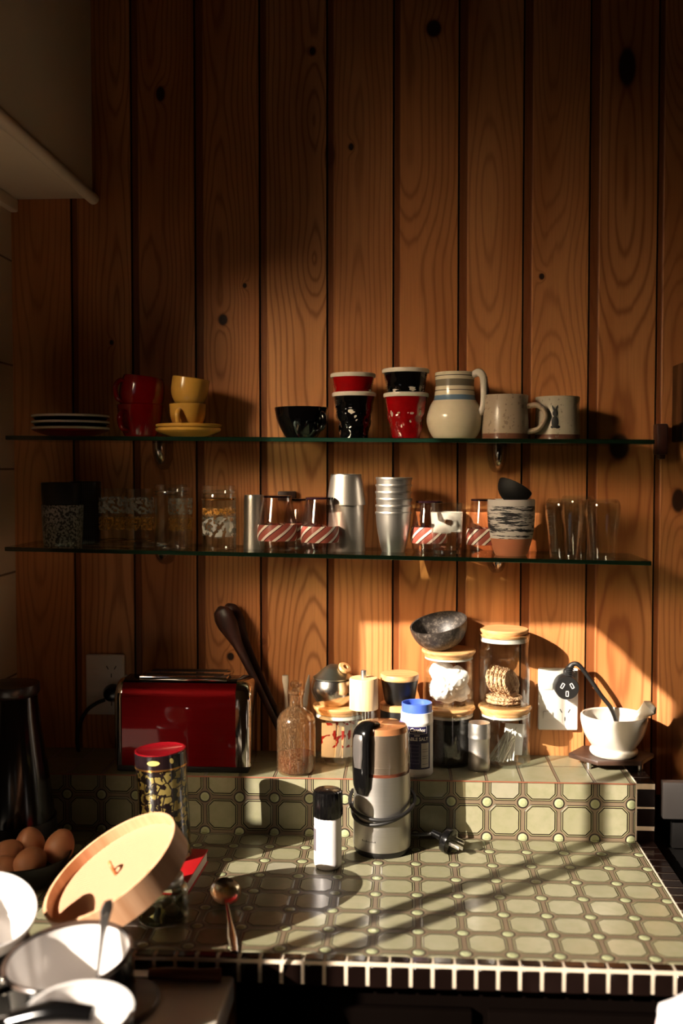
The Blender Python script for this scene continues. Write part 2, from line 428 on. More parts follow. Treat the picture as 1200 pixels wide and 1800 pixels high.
# left wall of the alcove: painted brickwork with faint joints
t = NT('painted_brick'); o, x, y, z = t.co()
jz = t.m_('ABSOLUTE', t.m_('SUBTRACT', t.m_('FRACT', t.m_('DIVIDE', t.m_('SUBTRACT', z, 0.045), 0.196)), 0.5))
jl = t.ss(jz, 0.485, 0.497); nz = t.noise(o, 8, 4)
c = t.mix(jl, t.mix(nz, (*lin((234, 216, 184)), 1), (*lin((216, 198, 166)), 1)), (*lin((120, 98, 74)), 1))
t.pbr(Base_Color=c, Roughness=0.5, Normal=t.bump(t.m_('SUBTRACT', nz, jl), 0.001)); M_brick = t.m
bm = B(); box(bm, (-0.79, -0.26, (FLOOR + CEIL) / 2), (0.10, 0.52, CEIL - FLOOR)); struct('wall_left', bm, M_brick, smooth=False)
# boxed-in bulkhead over it with a rounded lower edge
bx, bz = -0.583, 1.139
bm = B(); box(bm, ((-0.74 + bx) / 2, -0.28, (bz + CEIL) / 2), (bx + 0.74, 0.56, CEIL - bz), 0.003)
struct('wall_bulkhead', bm, M_cream)
bm = B(); tube(bm, [(bx + 0.001, 0.0, bz - 0.0005), (bx + 0.001, -0.56, bz - 0.0005)], 0.0105, 20, smooth=False, up=(0, 0, 1)); struct('trim_1', bm, M_cream)
bm = B(); box(bm, (-0.733, -0.28, bz - 0.012), (0.016, 0.56, 0.024), 0.004); struct('trim_2', bm, M_cream)
# the far side of the room behind the camera, with the window the sun comes through
M_room = plaster('room_paint', (150, 128, 100), 0.7)
XL, XR = -3.4, 1.9
TXA, TXB, TZA, TZB = -0.06 - SK * T0, 0.245 - SK * T0, 0.43 + SM * T0, 0.575 + SM * T0    # unseen opening added to let weak sun onto the lower shelf
CEIL = max(CEIL, TZB + 0.05)
bm = B()
def wallrect(x0, x1, z0, z1): box(bm, ((x0 + x1) / 2, WINY - 0.01, (z0 + z1) / 2), (x1 - x0, 0.02, z1 - z0))
wallrect(XL, WX0, FLOOR, CEIL); wallrect(WX1, XR, FLOOR, CEIL); wallrect(WX0, WX1, FLOOR, WZ0); wallrect(WX0, WX1, WZ1, TZA); wallrect(WX0, WX1, TZB, CEIL); wallrect(WX0, TXA, TZA, TZB); wallrect(TXB, WX1, TZA, TZB)
struct('wall_window', bm, M_room, smooth=False)
M_frame = pm('window_frame_paint', (220, 214, 200), 0.4)
bm = B()
for u, wd, wt_ in ((0.505, 0.026, 0.358), (0.585, 0.030, 0.358)):
    xx = u - SK * T0; zt_ = wt_ + SM * T0; box(bm, (xx, WINY - 0.01, (WZ0 + zt_) / 2), (wd, 0.012, zt_ - WZ0))
box(bm, ((WX0 + WX1) / 2, WINY - 0.01, WZ0 + 0.006), (WX1 - WX0, 0.012, 0.012))

win = struct('window_1', bm, M_frame, smooth=False)
bm = B(); box(bm, ((WX0 + WX1) / 2, WINY - 0.03, (WZ0 + WZ1) / 2), (WX1 - WX0, 0.003, WZ1 - WZ0)); obj('pane', bm, glass('window_glass', (0.99, 0.99, 0.99), 0.3), win, smooth=False)
bm = B(); xx0 = WX0 - 0.01; xx1 = 0.012 - SK * T0; zz1 = -0.10 + SM * T0; box(bm, ((xx0 + xx1) / 2, WINY - 0.01, (WZ0 + zz1) / 2), (xx1 - xx0, 0.014, zz1 - WZ0), 0.001); obj('egg_shade_panel', bm, M_frame, win, smooth=False)  # unseen panel added to keep the sun off the eggs
bm = B(); box(bm, ((TXA + TXB) / 2, WINY - 0.03, (TZA + TZB) / 2), (TXB - TXA, 0.003, TZB - TZA)); obj('dim_sun_pane', bm, glass('dim_sun_glass', (0.80, 0.76, 0.70), 0.2, 0.3), win, smooth=False)  # tinted pane that weakens the sun through the added opening
# unseen cloth added to cut a slanting edge into the sun patch
M_linen = pm('linen', (120, 96, 70), 0.9)
bm = B(); n = 40; rows = []
for i in range(n + 1):
    f = i / n; u = 0.335 + f * 1.0; x = u - SK * (T0 - 0.06)
    wl = max(0.358 - (u - 0.335) * 0.98, 0.115 - 0.30 * max(0, u - 0.60))
    zb = wl + SM * (T0 - 0.06); yy = WINY + 0.06 + 0.008 * math.sin(i * 1.9)
    rows.append((bm.verts.new((x, yy, zb)), bm.verts.new((x, yy, WZ1 + 0.09))))
for a, b in zip(rows, rows[1:]): bm.faces.new((a[0], b[0], b[1], a[1]))
bmesh.ops.solidify(bm, geom=bm.faces[:], thickness=0.003)
bm2 = bm; tag(obj('sun_mask', bm2, M_linen), 'unseen brown cloth added behind the viewer, its hem shaped to slant the sun patch', 'sun_mask')
bm = B(); box(bm, ((XL + XR) / 2, WINY / 2, FLOOR - 0.03), (XR - XL, -WINY + 0.1, 0.06)); struct('floor', bm, woodm('floor_boards', (92, 58, 34), (60, 36, 20), 0, 0.2), smooth=False)
bm = B(); box(bm, ((XL + XR) / 2, WINY / 2, CEIL + 0.03), (XR - XL, -WINY + 0.1, 0.06)); struct('ceiling', bm, plaster('ceiling_paint', (120, 100, 76)), smooth=False)
bm = B(); box(bm, (XR + 0.04, WINY / 2, (FLOOR + CEIL) / 2), (0.08, -WINY + 0.1, CEIL - FLOOR)); struct('wall_right', bm, M_room, smooth=False)
bm = B(); box(bm, (XL - 0.04, (WINY - 0.52) / 2, (FLOOR + CEIL) / 2), (0.08, -WINY - 0.4, CEIL - FLOOR)); box(bm, ((XL - 0.84) / 2, -0.49, (FLOOR + CEIL) / 2), (-0.84 - XL, 0.06, CEIL - FLOOR)); struct('wall_far_left', bm, M_room, smooth=False)

# ------------------------------------------------------------------ tiled worktop and raised ledge
RY, CF, CX1, TX1 = -0.1665, -0.6085, 0.3936, 0.4262
wt = thing('worktop', 'long green worktop tiled in octagons and dots with a black mosaic edge', 'worktop', (0, 0, 0))
bm = B(); box(bm, ((-0.738 + CX1) / 2, (RY + CF) / 2, -0.015), (CX1 + 0.738, RY - CF, 0.03)); obj('tiled_surface', bm, M_tile, wt, smooth=False)
bm = B(); PT = 0.0277
box(bm, ((-0.738 + TX1) / 2, CF - 0.0094, -0.0160), (TX1 + 0.738, 0.0188, 0.0305), 0.001)
box(bm, ((CX1 + TX1) / 2, (RY + CF) / 2, -0.0155), (TX1 - CX1, RY - CF, 0.0295), 0.001)
k = -19
while k * PT + 0.4 < TX1 - 0.02: k += 1
xs = TX1 - 0.0008
while xs - PT > -0.738:
    xc = xs - PT / 2
    box(bm, (xc, CF - 0.0098, 0.0002), (PT - 0.0045, 0.0152, 0.002), 0.0007, 1, mi=1)
    box(bm, (xc, CF - 0.0190, -0.0190), (PT - 0.0050, 0.002, 0.0275), 0.0007, 1, mi=1)
    xs -= PT
yy = RY - 0.002
while yy - PT > CF:
    box(bm, ((CX1 + TX1) / 2 + 0.001, yy - PT / 2, 0.0001), (TX1 - CX1 - 0.004, PT - 0.0035, 0.002), 0.0007, 1, mi=1); yy -= PT
obj('mosaic_edge', bm, [M_grout, M_black_tile], wt)
lg = thing('tiled_ledge', 'raised green tiled ledge along the pine wall behind the worktop', 'ledge', (0, 0, 0))
bm = B(); box(bm, ((-0.738 + CX1) / 2, RY / 2, LEDGE / 2), (CX1 + 0.738, -RY, LEDGE))
for f in bm.faces: f.material_index = 1 if f.normal.z > 0.5 else 0
obj('tiled_body', bm, [M_riser, M_ltile], lg, smooth=False)
bm = B(); box(bm, ((-0.738 + CX1) / 2, RY - 0.0004, LEDGE - 0.001), (CX1 + 0.738, 0.0022, 0.0022), 0.0006, 1); obj('terracotta_edge', bm, pm('terracotta_edge', (140, 84, 60), 0.6, var=0.3), lg)
bm = B(); box(bm, ((CX1 + TX1) / 2, RY / 2, LEDGE / 2), (TX1 - CX1, -RY, LEDGE), 0.001); zt = LEDGE - 0.008
for k in range(3):
    box(bm, ((CX1 + TX1) / 2 + 0.001, RY - 0.0004, zt - 0.0165), (TX1 - CX1 - 0.003, 0.002, 0.030 if k < 2 else 0.022), 0.0007, 1, mi=1); zt -= 0.0335
for k in range(5): box(bm, ((CX1 + TX1) / 2 + 0.001, RY + 0.016 + k * 0.0335, LEDGE + 0.0003), (TX1 - CX1 - 0.003, 0.030, 0.002), 0.0007, 1, mi=1)
obj('mosaic_edge', bm, [M_grout, M_black_tile], lg)
cb = thing('base_cabinet', 'dark cabinet under the tiled worktop', 'cabinet', (0, 0, 0))
bm = B(); box(bm, (0.10, -0.30, (FLOOR - 0.031) / 2), (0.64, 0.59, -0.031 - FLOOR)); obj('body', bm, M_cab, cb, smooth=False)
for xx in (-0.055, 0.255):
    bm = B(); box(bm, (xx, -0.602, -0.44), (0.29, 0.016, 0.74), 0.003); dd = obj('door', bm, M_cab, cb)

# ------------------------------------------------------------------ right-hand dark fittings
ck = thing('cooker', 'black cooker standing right of the tiled worktop', 'cooker', (0, 0, 0))
bm = B(); box(bm, (0.74, -0.33, (FLOOR - 0.02) / 2), (0.60, 0.58, -0.02 - FLOOR), 0.004); obj('body', bm, M_stoveblk, ck)
bm = B(); box(bm, (0.74, -0.1565, 0.07), (0.60, 0.02, 0.063), 0.002); obj('back_panel', bm, pm('grey_steel_panel', (52, 48, 46), 0.4, metal=0.3), ck)
bm = B(); box(bm, (0.74, -0.09, 0.0105), (0.56, 0.12, 0.056), 0.002); obj('flue', bm, M_stoveblk, ck)
bm = B(); tube(bm, [(0.49, -0.22, -0.010), (0.49, -0.56, -0.010)], 0.005, 8, smooth=False); tube(bm, [(0.56, -0.22, -0.010), (0.56, -0.56, -0.010)], 0.005, 8, smooth=False); tube(bm, [(0.47, -0.38, -0.010), (0.98, -0.38, -0.010)], 0.005, 8, smooth=False)
obj('grate', bm, pm('cast_iron', (44, 30, 24), 0.6), ck)
bx0 = at(1178, 700, Y=0).x
bm = B(); box(bm, (bx0 + 0.10, -0.085, 0.7505), (0.20, 0.15, 0.139), 0.003); tag(obj('wall_box', bm, M_black), 'black box fixed to the pine wall at the right end of the upper shelf', 'box')
bm = B(); c0 = at(1160, 772, Y=-0.03); box(bm, (c0.x + 0.004, -0.0155, c0.z), (0.020, 0.029, 0.056), 0.003); box(bm, (c0.x + 0.006, -0.012, c0.z - 0.026), (0.012, 0.021, 0.020), 0.003)
tag(obj('shelf_end_block', bm, M_darkwood), 'small dark wooden block on the wall at the right end of the upper glass shelf', 'block')

# ------------------------------------------------------------------ glass shelves and their chrome brackets
M_shelf = glass('shelf_glass', (0.80, 0.90, 0.82), 1.0, 0.02)
M_shedge = pm('shelf_glass_edge', (14, 34, 24), 0.12, var=0.3, spec=0.8)
def shelf(name, label, x0, x1, fn, yf):
    s = bpy.data.objects.new(name, None); COL.objects.link(s); tag(s, label, 'shelf'); th = 0.0075
    bm = B(); v = []
    for x in (x0, x1):
        for y in (yf, -0.002):
            for dz in (-th, 0): v.append(bm.verts.new((x, y, fn(x) + dz)))
    for f, mi in (((0, 2, 3, 1), 1), ((4, 5, 7, 6), 1), ((0, 1, 5, 4), 1), ((2, 6, 7, 3), 1), ((1, 3, 7, 5), 0), ((0, 4, 6, 2), 0)):
        fc = bm.faces.new([v[i] for i in f]); fc.material_index = mi
    bmesh.ops.bevel(bm, geom=[e for e in bm.edges], offset=0.0006, segments=1, affect='EDGES')
    obj('glass_pane', bm, [M_shelf, M_shedge], s, smooth=False); return s
shelf('glass_shelf', 'upper green-edged glass shelf carrying the cups, mugs and jug', -0.690, 0.418, sh1, -0.17)
shelf('glass_shelf', 'lower green-edged glass shelf carrying the tumblers and glasses', -0.694, 0.415, sh2, -0.17)
def bracket(px, fn, ext, label):
    loc = on(px, 0.0, lambda x: fn(x) - 0.0078); s = thing('shelf_bracket', label, 'bracket', loc, group='chrome shelf brackets')
    bm = B(); pr = []
    N = 14
    for i in range(N + 1):
        a = i / N * PI / 2; pr.append((math.cos(a), -math.sin(a)))
    rings = []
    for cr, cz in pr:
        ring = []
        for k in range(21):
            b = PI * k / 20; ring.append(bm.verts.new((0.0185 * math.cos(b) * (cr ** 0.7 if cr > 0 else 0.01), -0.052 * math.sin(b) * max(cr, 0.01) - 0.001, ext * cz)))
        rings.append(ring)
    for a, b in zip(rings, rings[1:]):
        for k in range(20): bm.faces.new((a[k], b[k], b[k + 1], a[k + 1]))
    bm.faces.new(rings[0]); bmesh.ops.solidify(bm, geom=bm.faces[:], thickness=0.0008)
    obj('shell', bm, M_chrome, s)
    bm = B(); box(bm, (0, -0.022, 0.0098), (0.020, 0.040, 0.0042), 0.0015); obj('clamp_lip', bm, M_chrome, s)
bracket(289, sh1, 0.050, 'chrome bracket under the upper glass shelf, left one below the yellow saucers')
bracket(872, sh1, 0.050, 'chrome bracket under the upper glass shelf, right one below the grey mug')
bracket(292, sh2, 0.032, 'chrome bracket under the lower glass shelf, left one above the toaster')
bracket(872, sh2, 0.034, 'chrome bracket under the lower glass shelf, right one above the tall jar')

# ------------------------------------------------------------------ upper shelf
YU = -0.085
M_red = pm('red_glaze', (150, 8, 14), 0.14, coat=0.5, var=0.15)
M_yel = pm('yellow_glaze', (212, 160, 70), 0.2, coat=0.5, var=0.1)
M_blk = pm('black_glaze', (9, 9, 12), 0.08, coat=0.6)
def saucer(cx, loc, r, h, under, rimm, label, group):
    s = thing('saucer', label, 'saucer', loc, group=group)
    bm = B(); lathe(bm, smoothprof([(r * 0.42, 0), (r * 0.62, h * 0.25), (r * 0.9, h * 0.72), (r, h)], 4) + [(r, h + 0.0035), (r * 0.97, h + 0.0040), (r * 0.88, h * 0.75 + 0.003), (r * 0.6, h * 0.3 + 0.003), (0, 0.004)], 56)
    lathe(bm, [(0, 0.0), (r * 0.42, 0)], 56); obj('dish', bm, under, s)
    bm = B(); lathe(bm, [(r * 0.99, h - 0.0005), (r * 1.004, h + 0.001), (r * 1.002, h + 0.004), (r * 0.985, h + 0.0048), (r * 0.965, h + 0.0042)], 56); obj('rim', bm, rimm, s)
    return s
L = on(126, YU, sh1); r = 68 * mpp(YU)
for i, (py, um, w_) in enumerate(((749, pm('dark_red_glaze', (96, 10, 14), 0.2), 'bottom saucer of the stack of three on the upper shelf, dark red underside'), (738, M_blk, 'middle saucer of the stack of three on the upper shelf, black with pale rim'), (727, M_blk, 'top saucer of the stack of three on the upper shelf, black with pale rim'))):
    zr = at(126, py, Y=YU - r).z - L.z; h = 0.016 if i else zr - 0.004
    saucer(126, (L.x, L.y, L.z + (0 if i == 0 else zr - 0.020)), r, h, um, M_cer, w_, 'pale rimmed saucers stacked at the left')
M_yelin = pm('cream_glaze', (224, 214, 196), 0.25)
def cup(name, cx, Y, zb, pts, mat, inner, label, cat, group=None, hd=None, rot=(0, 0, 0), t=0.003, hm=None, zbase=None):
    L = on(cx, Y, zb) if zbase is None else Vector((at(cx, 900, Y=Y).x, Y, zbase))
    s = thing(name, label, cat, L, rot, group)
    pr = smoothprof(prof(cx, L, pts), 5); z0 = min(0.0, pr[0][1]) if zbase is None else pr[0][1]
    pr = [(a, b - pr[0][1]) for a, b in pr]
    sp = shell(pr, t); k = len(pr) + 1
    sp = [(p[0], p[1], 0 if i < k else 1) for i, p in enumerate(sp)]
    bm = B(); lathe(bm, sp, 56); obj('body', bm, [mat, inner], s)
    if hd:
        bm = B(); handle(bm, *hd); obj('handle', bm, hm or mat, s)
    return s, pr
m = mpp(YU)
# red cups
cup('cup', 248, YU, sh1, [(25, 769), (30, 762), (38, 738), (41, 710)], M_red, M_red, 'lower glossy red cup of the stacked red pair', 'cup', 'stacked red cups', (0.036, 0.012, 0.044, 0.017, 0.0042, math.radians(-118)))
zt_ = at(248, 710, Y=YU - 41 * m).z
cup('cup', 247, YU, sh1, [(30, 722), (36, 712), (40, 695), (39, 672), (35, 659)], M_red, M_red, 'upper glossy red cup, tilted in the lower red cup', 'cup', 'stacked red cups', (0.034, 0.014, 0.050, 0.018, 0.0042, math.radians(-140)), rot=(0, math.radians(7), 0), zbase=zt_ - 0.012)
# yellow saucers and cups
L = on(332, YU, sh1); r = 58 * mpp(YU)
saucer(332, (L.x, L.y, L.z), r, 0.013, M_yel, M_yel, 'lower mustard yellow saucer under the yellow cups', 'mustard yellow saucers')
saucer(332, (L.x + 0.001, L.y, L.z + 0.0085), r * 1.01, 0.0115, M_yel, M_yel, 'upper mustard yellow saucer right under the yellow cups', 'mustard yellow saucers')
zc = L.z + 0.0135
cup('cup', 331, YU, sh1, [(20, 747), (24, 740), (31, 722), (33, 700)], M_yel, M_yelin, 'lower mustard yellow cup standing on the yellow saucers', 'cup', 'stacked yellow cups', (0.028, 0.008, 0.034, 0.015, 0.0036, math.radians(-104)), zbase=zc)
zt_ = at(331, 699, Y=YU - 33 * m).z
cup('cup', 331, YU, sh1, [(23, 714), (29, 704), (33, 690), (33, 667)], M_yel, M_yelin, 'upper mustard yellow cup tilted in the lower one, pale inside', 'cup', 'stacked yellow cups', None, rot=(0, math.radians(8), 0), zbase=zt_ - 0.010)
# black cup
cup('cup', 530, YU, sh1, [(26, 769), (33, 758), (43, 736), (47.5, 713)], M_blk, M_cer, 'wide glossy black cup with a pale inside, alone on the upper shelf', 'cup', None, (0.040, 0.014, 0.044, 0.016, 0.0036, math.radians(-38)))
# crumpled porcelain tumblers
def crumple(cx, Y, zb, pts, mat, label, seed):
    L = Vector((at(cx, 900, Y=Y).x, Y, zb)); s = thing('tumbler', label, 'tumbler', L, group='crumpled porcelain tumblers')
    pr = prof(cx, L, pts); z0 = pr[0][1]; pr = [(a, b - z0) for a, b in pr]; (r0, _), (r1, H) = pr[0], pr[-1]
    out = []
    for i in range(41):
        f = i / 40; out.append((r0 + (r1 - r0) * f, H * f))
    def fn(r, z, a):
        f = z / H
        v = noise.noise(Vector((math.cos(a) * 2.4 + seed, math.sin(a) * 2.4, z * 60)))
        v2 = abs(noise.noise(Vector((math.cos(a) * 4 + seed * 2, math.sin(a) * 4, z * 110 + seed))))
        amp = 0.0045 * max(0, 1 - abs(f - 0.42) / 0.5)
        rg = 0.0005 * math.sin(z * 1500) if 0.55 < f < 0.93 else 0
        return r + amp * (v - v2 * 0.8) + rg, z
    bm = B(); lathe(bm, [(0, 0)] + out, 72, fn=lambda r, z, a: fn(r, z, a)); lathe(bm, [(r1 - 0.0005, H), (r1 - 0.004, H - 0.001), (r1 - 0.006, H - 0.03), (r0 * 0.8, 0.006), (0, 0.006)], 48, mi=1)
    obj('body', bm, [mat, M_cer], s, sharp=60)
    bm = B(); lathe(bm, [(r1 - 0.003, H - 0.0015), (r1 + 0.0015, H - 0.002), (r1 + 0.0025, H), (r1 + 0.0022, H + 0.004), (r1 + 0.0005, H + 0.0055), (r1 - 0.002, H + 0.005), (r1 - 0.003, H)], 56); obj('rim', bm, M_cer, s)
    return s
z1 = sh1(-0.12)
crumple(622, YU, z1, [(24, 768), (36.5, 690)], M_blk, 'black crumpled tumbler with white rim holding a red one', 1.3)
crumple(620, YU, z1 + 0.028, [(24, 744), (37.5, 660)], M_red, 'red crumpled tumbler with white rim nested in the black one beside the black cup', 2.7)
z1 = sh1(0.02)
crumple(713, YU, z1, [(25, 768), (37.5, 690)], M_red, 'red crumpled tumbler with white rim holding a black one, beside the jug', 4.1)
crumple(712, YU, z1 + 0.037, [(25, 736), (39, 652)], M_blk, 'black crumpled tumbler with white rim nested in the red one beside the jug', 5.9)
# jug
L = on(798, YU, sh1)
pj = smoothprof([(a, b) for a, b in prof(796, L, [(30, 769), (38, 764), (46, 748), (49, 728), (43, 708), (37, 697), (34, 680), (34, 664), (34.5, 650)])], 5)
z0 = pj[0][1]; pj = [(a, b - z0) for a, b in pj]; zz = lambda py: at(796, py, Y=YU - 0.036).z - L.z - z0
jm = bands('jug_glaze', [(0, (226, 212, 184)), (zz(699), (96, 124, 152)), (zz(690), (226, 212, 184)), (zz(682), (96, 84, 70)), (zz(680.5), (226, 212, 184)), (zz(674), (120, 110, 94)), (zz(662), (226, 212, 184)), (zz(656), (70, 60, 50)), (zz(654.5), (226, 212, 184))])
s = thing('jug', 'round-bellied cream jug with grey and blue bands and a strap handle', 'jug', L)
bm = B(); lathe(bm, shell(pj, 0.004), 56); obj('body', bm, jm, s)
bm = B(); H = pj[-1][1]; ca = math.radians(-22); cc, sn_ = math.cos(ca), math.sin(ca)
pth = [(0.033, H - 0.004), (0.044, H + 0.000), (0.052, H - 0.008), (0.0535, H - 0.030), (0.0535, H - 0.052), (0.050, H - 0.066), (0.042, H - 0.076)]
tube(bm, [(a * cc, a * sn_, b) for a, b in pth], [0.006, 0.007, 0.0065, 0.006, 0.006, 0.006, 0.006], 12, 1.25, up=(-sn_, cc, 0))
for d in (-0.0035, 0.0035): tube(bm, [((a + 0.0058) * cc - sn_ * d * 1.0, (a + 0.0058) * sn_ + cc * d * 1.0, b) for a, b in pth[2:6]], 0.0007, 6, mi=1, up=(-sn_, cc, 0))
obj('handle', bm, [M_cer, M_blackm], s)
# grey speckled mug and rabbit mug
L = on(887, YU - 0.01, sh1); mg = bands('grey_mug_glaze', [(0, (112, 66, 44)), (0.0105, (176, 156, 134))], 0.3, (160, 0.62, (120, 100, 84)))
cup('mug', 886, YU - 0.01, sh1, [(37, 769), (40, 766), (40.5, 740), (39, 710), (40, 690)], mg, mg, 'wide grey stoneware mug with brown foot and big loop handle', 'mug', None, (0.0395, 0.013, 0.058, 0.031, 0.0048, math.radians(-14)), t=0.0035)
L = on(978, YU + 0.012, sh1); mr = bands('rabbit_mug_glaze', [(0, (96, 54, 38)), (0.010, (190, 180, 160))], 0.25, (220, 0.66, (120, 110, 96)))
s, pr_ = cup('mug', 978, YU + 0.012, sh1, [(37, 768), (38.5, 764), (38.5, 740), (37, 712), (38, 691)], mr, mr, 'cream mug with a small black rabbit silhouette, last on the upper shelf', 'mug', None, None, t=0.0035)
def decal(bm, r, shapes, mi=0, off=0.0006):
    """ellipses laid on a cylinder: (angle offset in metres along the surface, z, rx, rz, tilt)"""
    for (u, z, rx, rz, tl, a0) in shapes:
        vs = []
        for k in range(20):
            a = 2 * PI * k / 20; du, dz = rx * math.cos(a), rz * math.sin(a)
            uu = u + du * math.cos(tl) - dz * math.sin(tl); z_ = z + du * math.sin(tl) + dz * math.cos(tl)
            th = a0 + uu / r; vs.append(bm.verts.new(((r + off) * math.cos(th), (r + off) * math.sin(th), z_)))
        c = bm.verts.new(((r + off) * math.cos(a0 + u / r), (r + off) * math.sin(a0 + u / r), z))
        for k in range(20): bm.faces.new((c, vs[k], vs[(k + 1) % 20])).material_index = mi
bm = B(); rr = 38 * mpp(YU + 0.012); a0 = -PI / 2 - 0.25
decal(bm, rr + 0.0012, [(0, 0.031, 0.0062, 0.0105, 0, a0), (0.0002, 0.046, 0.0045, 0.0055, 0, a0), (-0.0028, 0.0545, 0.0014, 0.0062, 0.35, a0), (0.0028, 0.0545, 0.0014, 0.0062, -0.35, a0), (0.0045, 0.0225, 0.0045, 0.0028, 0, a0), (-0.0045, 0.0225, 0.0030, 0.0024, 0, a0)])
obj('rabbit_print', bm, M_blackm, s)

# ------------------------------------------------------------------ lower shelf
def tum(name, cx, Y, pts, mats, label, cat='glass', group=None, t=0.0018, floor=0.004, inv=False, zf=sh2, zbase=None, parts=None, seg=56, sm=True, hd=None):
    L = on(cx, Y, zf) if zbase is None else Vector((at(cx, 900, Y=Y).x, Y, zbase))
    s = thing(name, label, cat, L, group=group); pr = prof(cx, L, pts)
    if sm: pr = smoothprof(pr, 4)
    pr = [(a, b - pr[0][1]) for a, b in pr]; H = pr[-1][1]
    if inv:
        q = [(a, H - b) for a, b in reversed(pr)]; sp = [(a, H - b) for a, b in shell(q, t, floor)]
    else: sp = shell(pr, t, floor)
    bm = B(); lathe(bm, sp, seg); obj('body', bm, mats, s)
    return s, pr
YL = -0.085
# left: mosaic-glazed cup with black cup in it, ribbed black cup behind
t = NT('crackle_glaze'); o, x, y, z = t.co()
vo = t.n('TexVoronoi', {'Vector': o, 'Scale': 230}, feature='DISTANCE_TO_EDGE').outputs[0]
t.pbr(Base_Color=t.mix(t.ss(t.noise(o, 240, 3), 0.42, 0.56), (*lin((44, 42, 44)), 1), (*lin((150, 146, 140)), 1)), Roughness=0.3, Coat_Weight=0.3); M_crack = t.m
s, _ = tum('tumbler', 110, YL, [(31, 964), (34, 958), (37, 894)], M_crack, 'grey and black mottled cup at the left end of the lower shelf', 'cup', t=0.003)
tum('tumbler', 109, YL, [(27, 912), (34, 890), (36, 851)], M_blackm, 'plain black cup nested in the mottled cup', 'cup', t=0.003, zbase=at(109, 893, Y=YL - 0.036).z - 0.018)
t = NT('black_textured_glaze'); o, x, y, z = t.co()
ch = t.m_('ADD', t.m_('SINE', t.m_('MULTIPLY', z, 1900.0)), t.m_('SINE', t.m_('MULTIPLY', x, 1900.0)))
t.pbr(Base_Color=t.mix(t.ss(ch, 0.8, 1.3), (*lin((16, 14, 16)), 1), (*lin((70, 64, 62)), 1)), Roughness=0.3); M_btex = t.m
tum('tumbler', 150, -0.048, [(23, 962), (26, 950), (28, 853)], M_btex, 'black finely dotted cup behind the mottled cup', 'cup', t=0.003)
# etched and gilded glasses
def etched(z0, z1, col=(0.80, 0.78, 0.74, 1), sc=70, thr=0.5, gold=None):
    def f(t, o, x, y, z):
        nz = t.noise(o, sc, 2, 0.4); m1 = t.m_('MULTIPLY', t.ss(z, z0, z0 + 0.004), t.ss(z, z1 + 0.003, z1)); msk = t.m_('MULTIPLY', m1, t.ss(nz, thr, thr + 0.05))
        msk = t.m_('MULTIPLY', msk, 0.42)
        c = col
        if gold:
            g0, g1 = gold; gm = t.m_('MULTIPLY', t.ss(z, g0, g0 + 0.002), t.ss(z, g1 + 0.002, g1)); c = t.mix(gm, col, (*lin((214, 150, 60)), 1))
            msk = t.m_('MAXIMUM', msk, t.m_('MULTIPLY', gm, t.m_('MULTIPLY', t.ss(t.noise(o, 260, 2), 0.45, 0.6), 0.75)))
        return msk, c
    return f
M_et1 = glass('etched_glass_gilt', decor=etched(0.055, 0.086, sc=170, gold=(0.026, 0.050), thr=0.50))
M_et2 = glass('etched_glass_low', decor=etched(0.020, 0.055, gold=(0.060, 0.072), sc=110, thr=0.5))
M_et3 = glass('frost_print_glass', decor=etched(0.036, 0.072, (0.85, 0.84, 0.80, 1), 45, 0.44))
M_gold = pm('gilt_ring', (206, 150, 84), 0.2, metal=0.9)
def ring(s, r, z, h=0.0016, mat=None, name='gilt_ring', t=0.0004):
    bm = B(); lathe(bm, [(r, z - h / 2), (r + t, z - h / 2), (r + t, z + h / 2), (r, z + h / 2), (r, z - h / 2)], 48); obj(name, bm, mat or M_gold, s)
for cx, Y, lb, g in ((198, -0.050, 'etched straight glass with gilt band, beside the dotted black cup', None), (246, -0.050, 'etched straight glass with gilt band, behind the left of the plain jar glass', None)):
    s, pr = tum('drinking_glass', cx, Y, [(23.5, 956), (24.5, 950), (25, 857)], M_et1, lb, group='etched gilt glasses', t=0.0015, floor=0.006); ring(s, pr[1][0] + 0.0004, 0.008)
s, pr = tum('jar_glass', 301, -0.105, [(27, 971), (29, 966), (29, 880), (28, 872), (29, 868), (29, 859)], M_glass, 'clear tumbler with ridged neck standing left of the gap in the lower shelf', 'glass', t=0.002, floor=0.007)
for py in (870, 864): ring(s, pr[-1][0] - 0.0002, at(301, py, Y=-0.13).z - s.location.z, 0.0022, M_glass, 'ridge', 0.0014)
tum('drinking_glass', 317, -0.045, [(20, 960), (21, 952), (22, 858)], M_et1, 'etched straight glass half hidden behind the ridged clear tumbler', 'glass', t=0.0015, floor=0.006)
s, pr = tum('jar_glass', 385, -0.105, [(28, 971), (30, 966), (30, 882), (28, 873), (29, 868), (29, 859)], M_et2, 'clear tumbler with white etched picture and gilt rings, beside the grey metal cup', 'glass', t=0.002, floor=0.007)
for py in (878, 968): ring(s, pr[6][0] + 0.0002, at(385, py, Y=-0.13).z - s.location.z, 0.003)
for py in (869, 863): ring(s, pr[-1][0] - 0.0002, at(385, py, Y=-0.13).z - s.location.z, 0.0022, M_glass, 'ridge', 0.0014)
tum('drinking_glass', 398, -0.045, [(16, 960), (17, 952), (18, 860)], M_glass, 'clear glass half hidden behind the etched gilt-ringed tumbler', 'glass', t=0.0015, floor=0.006)
tum('metal_cup', 446, -0.075, [(18, 966), (18.5, 960), (17, 880), (15, 872)], M_steel, 'slim grey steel cup left of the striped glasses', 'cup', t=0.001, inv=True)
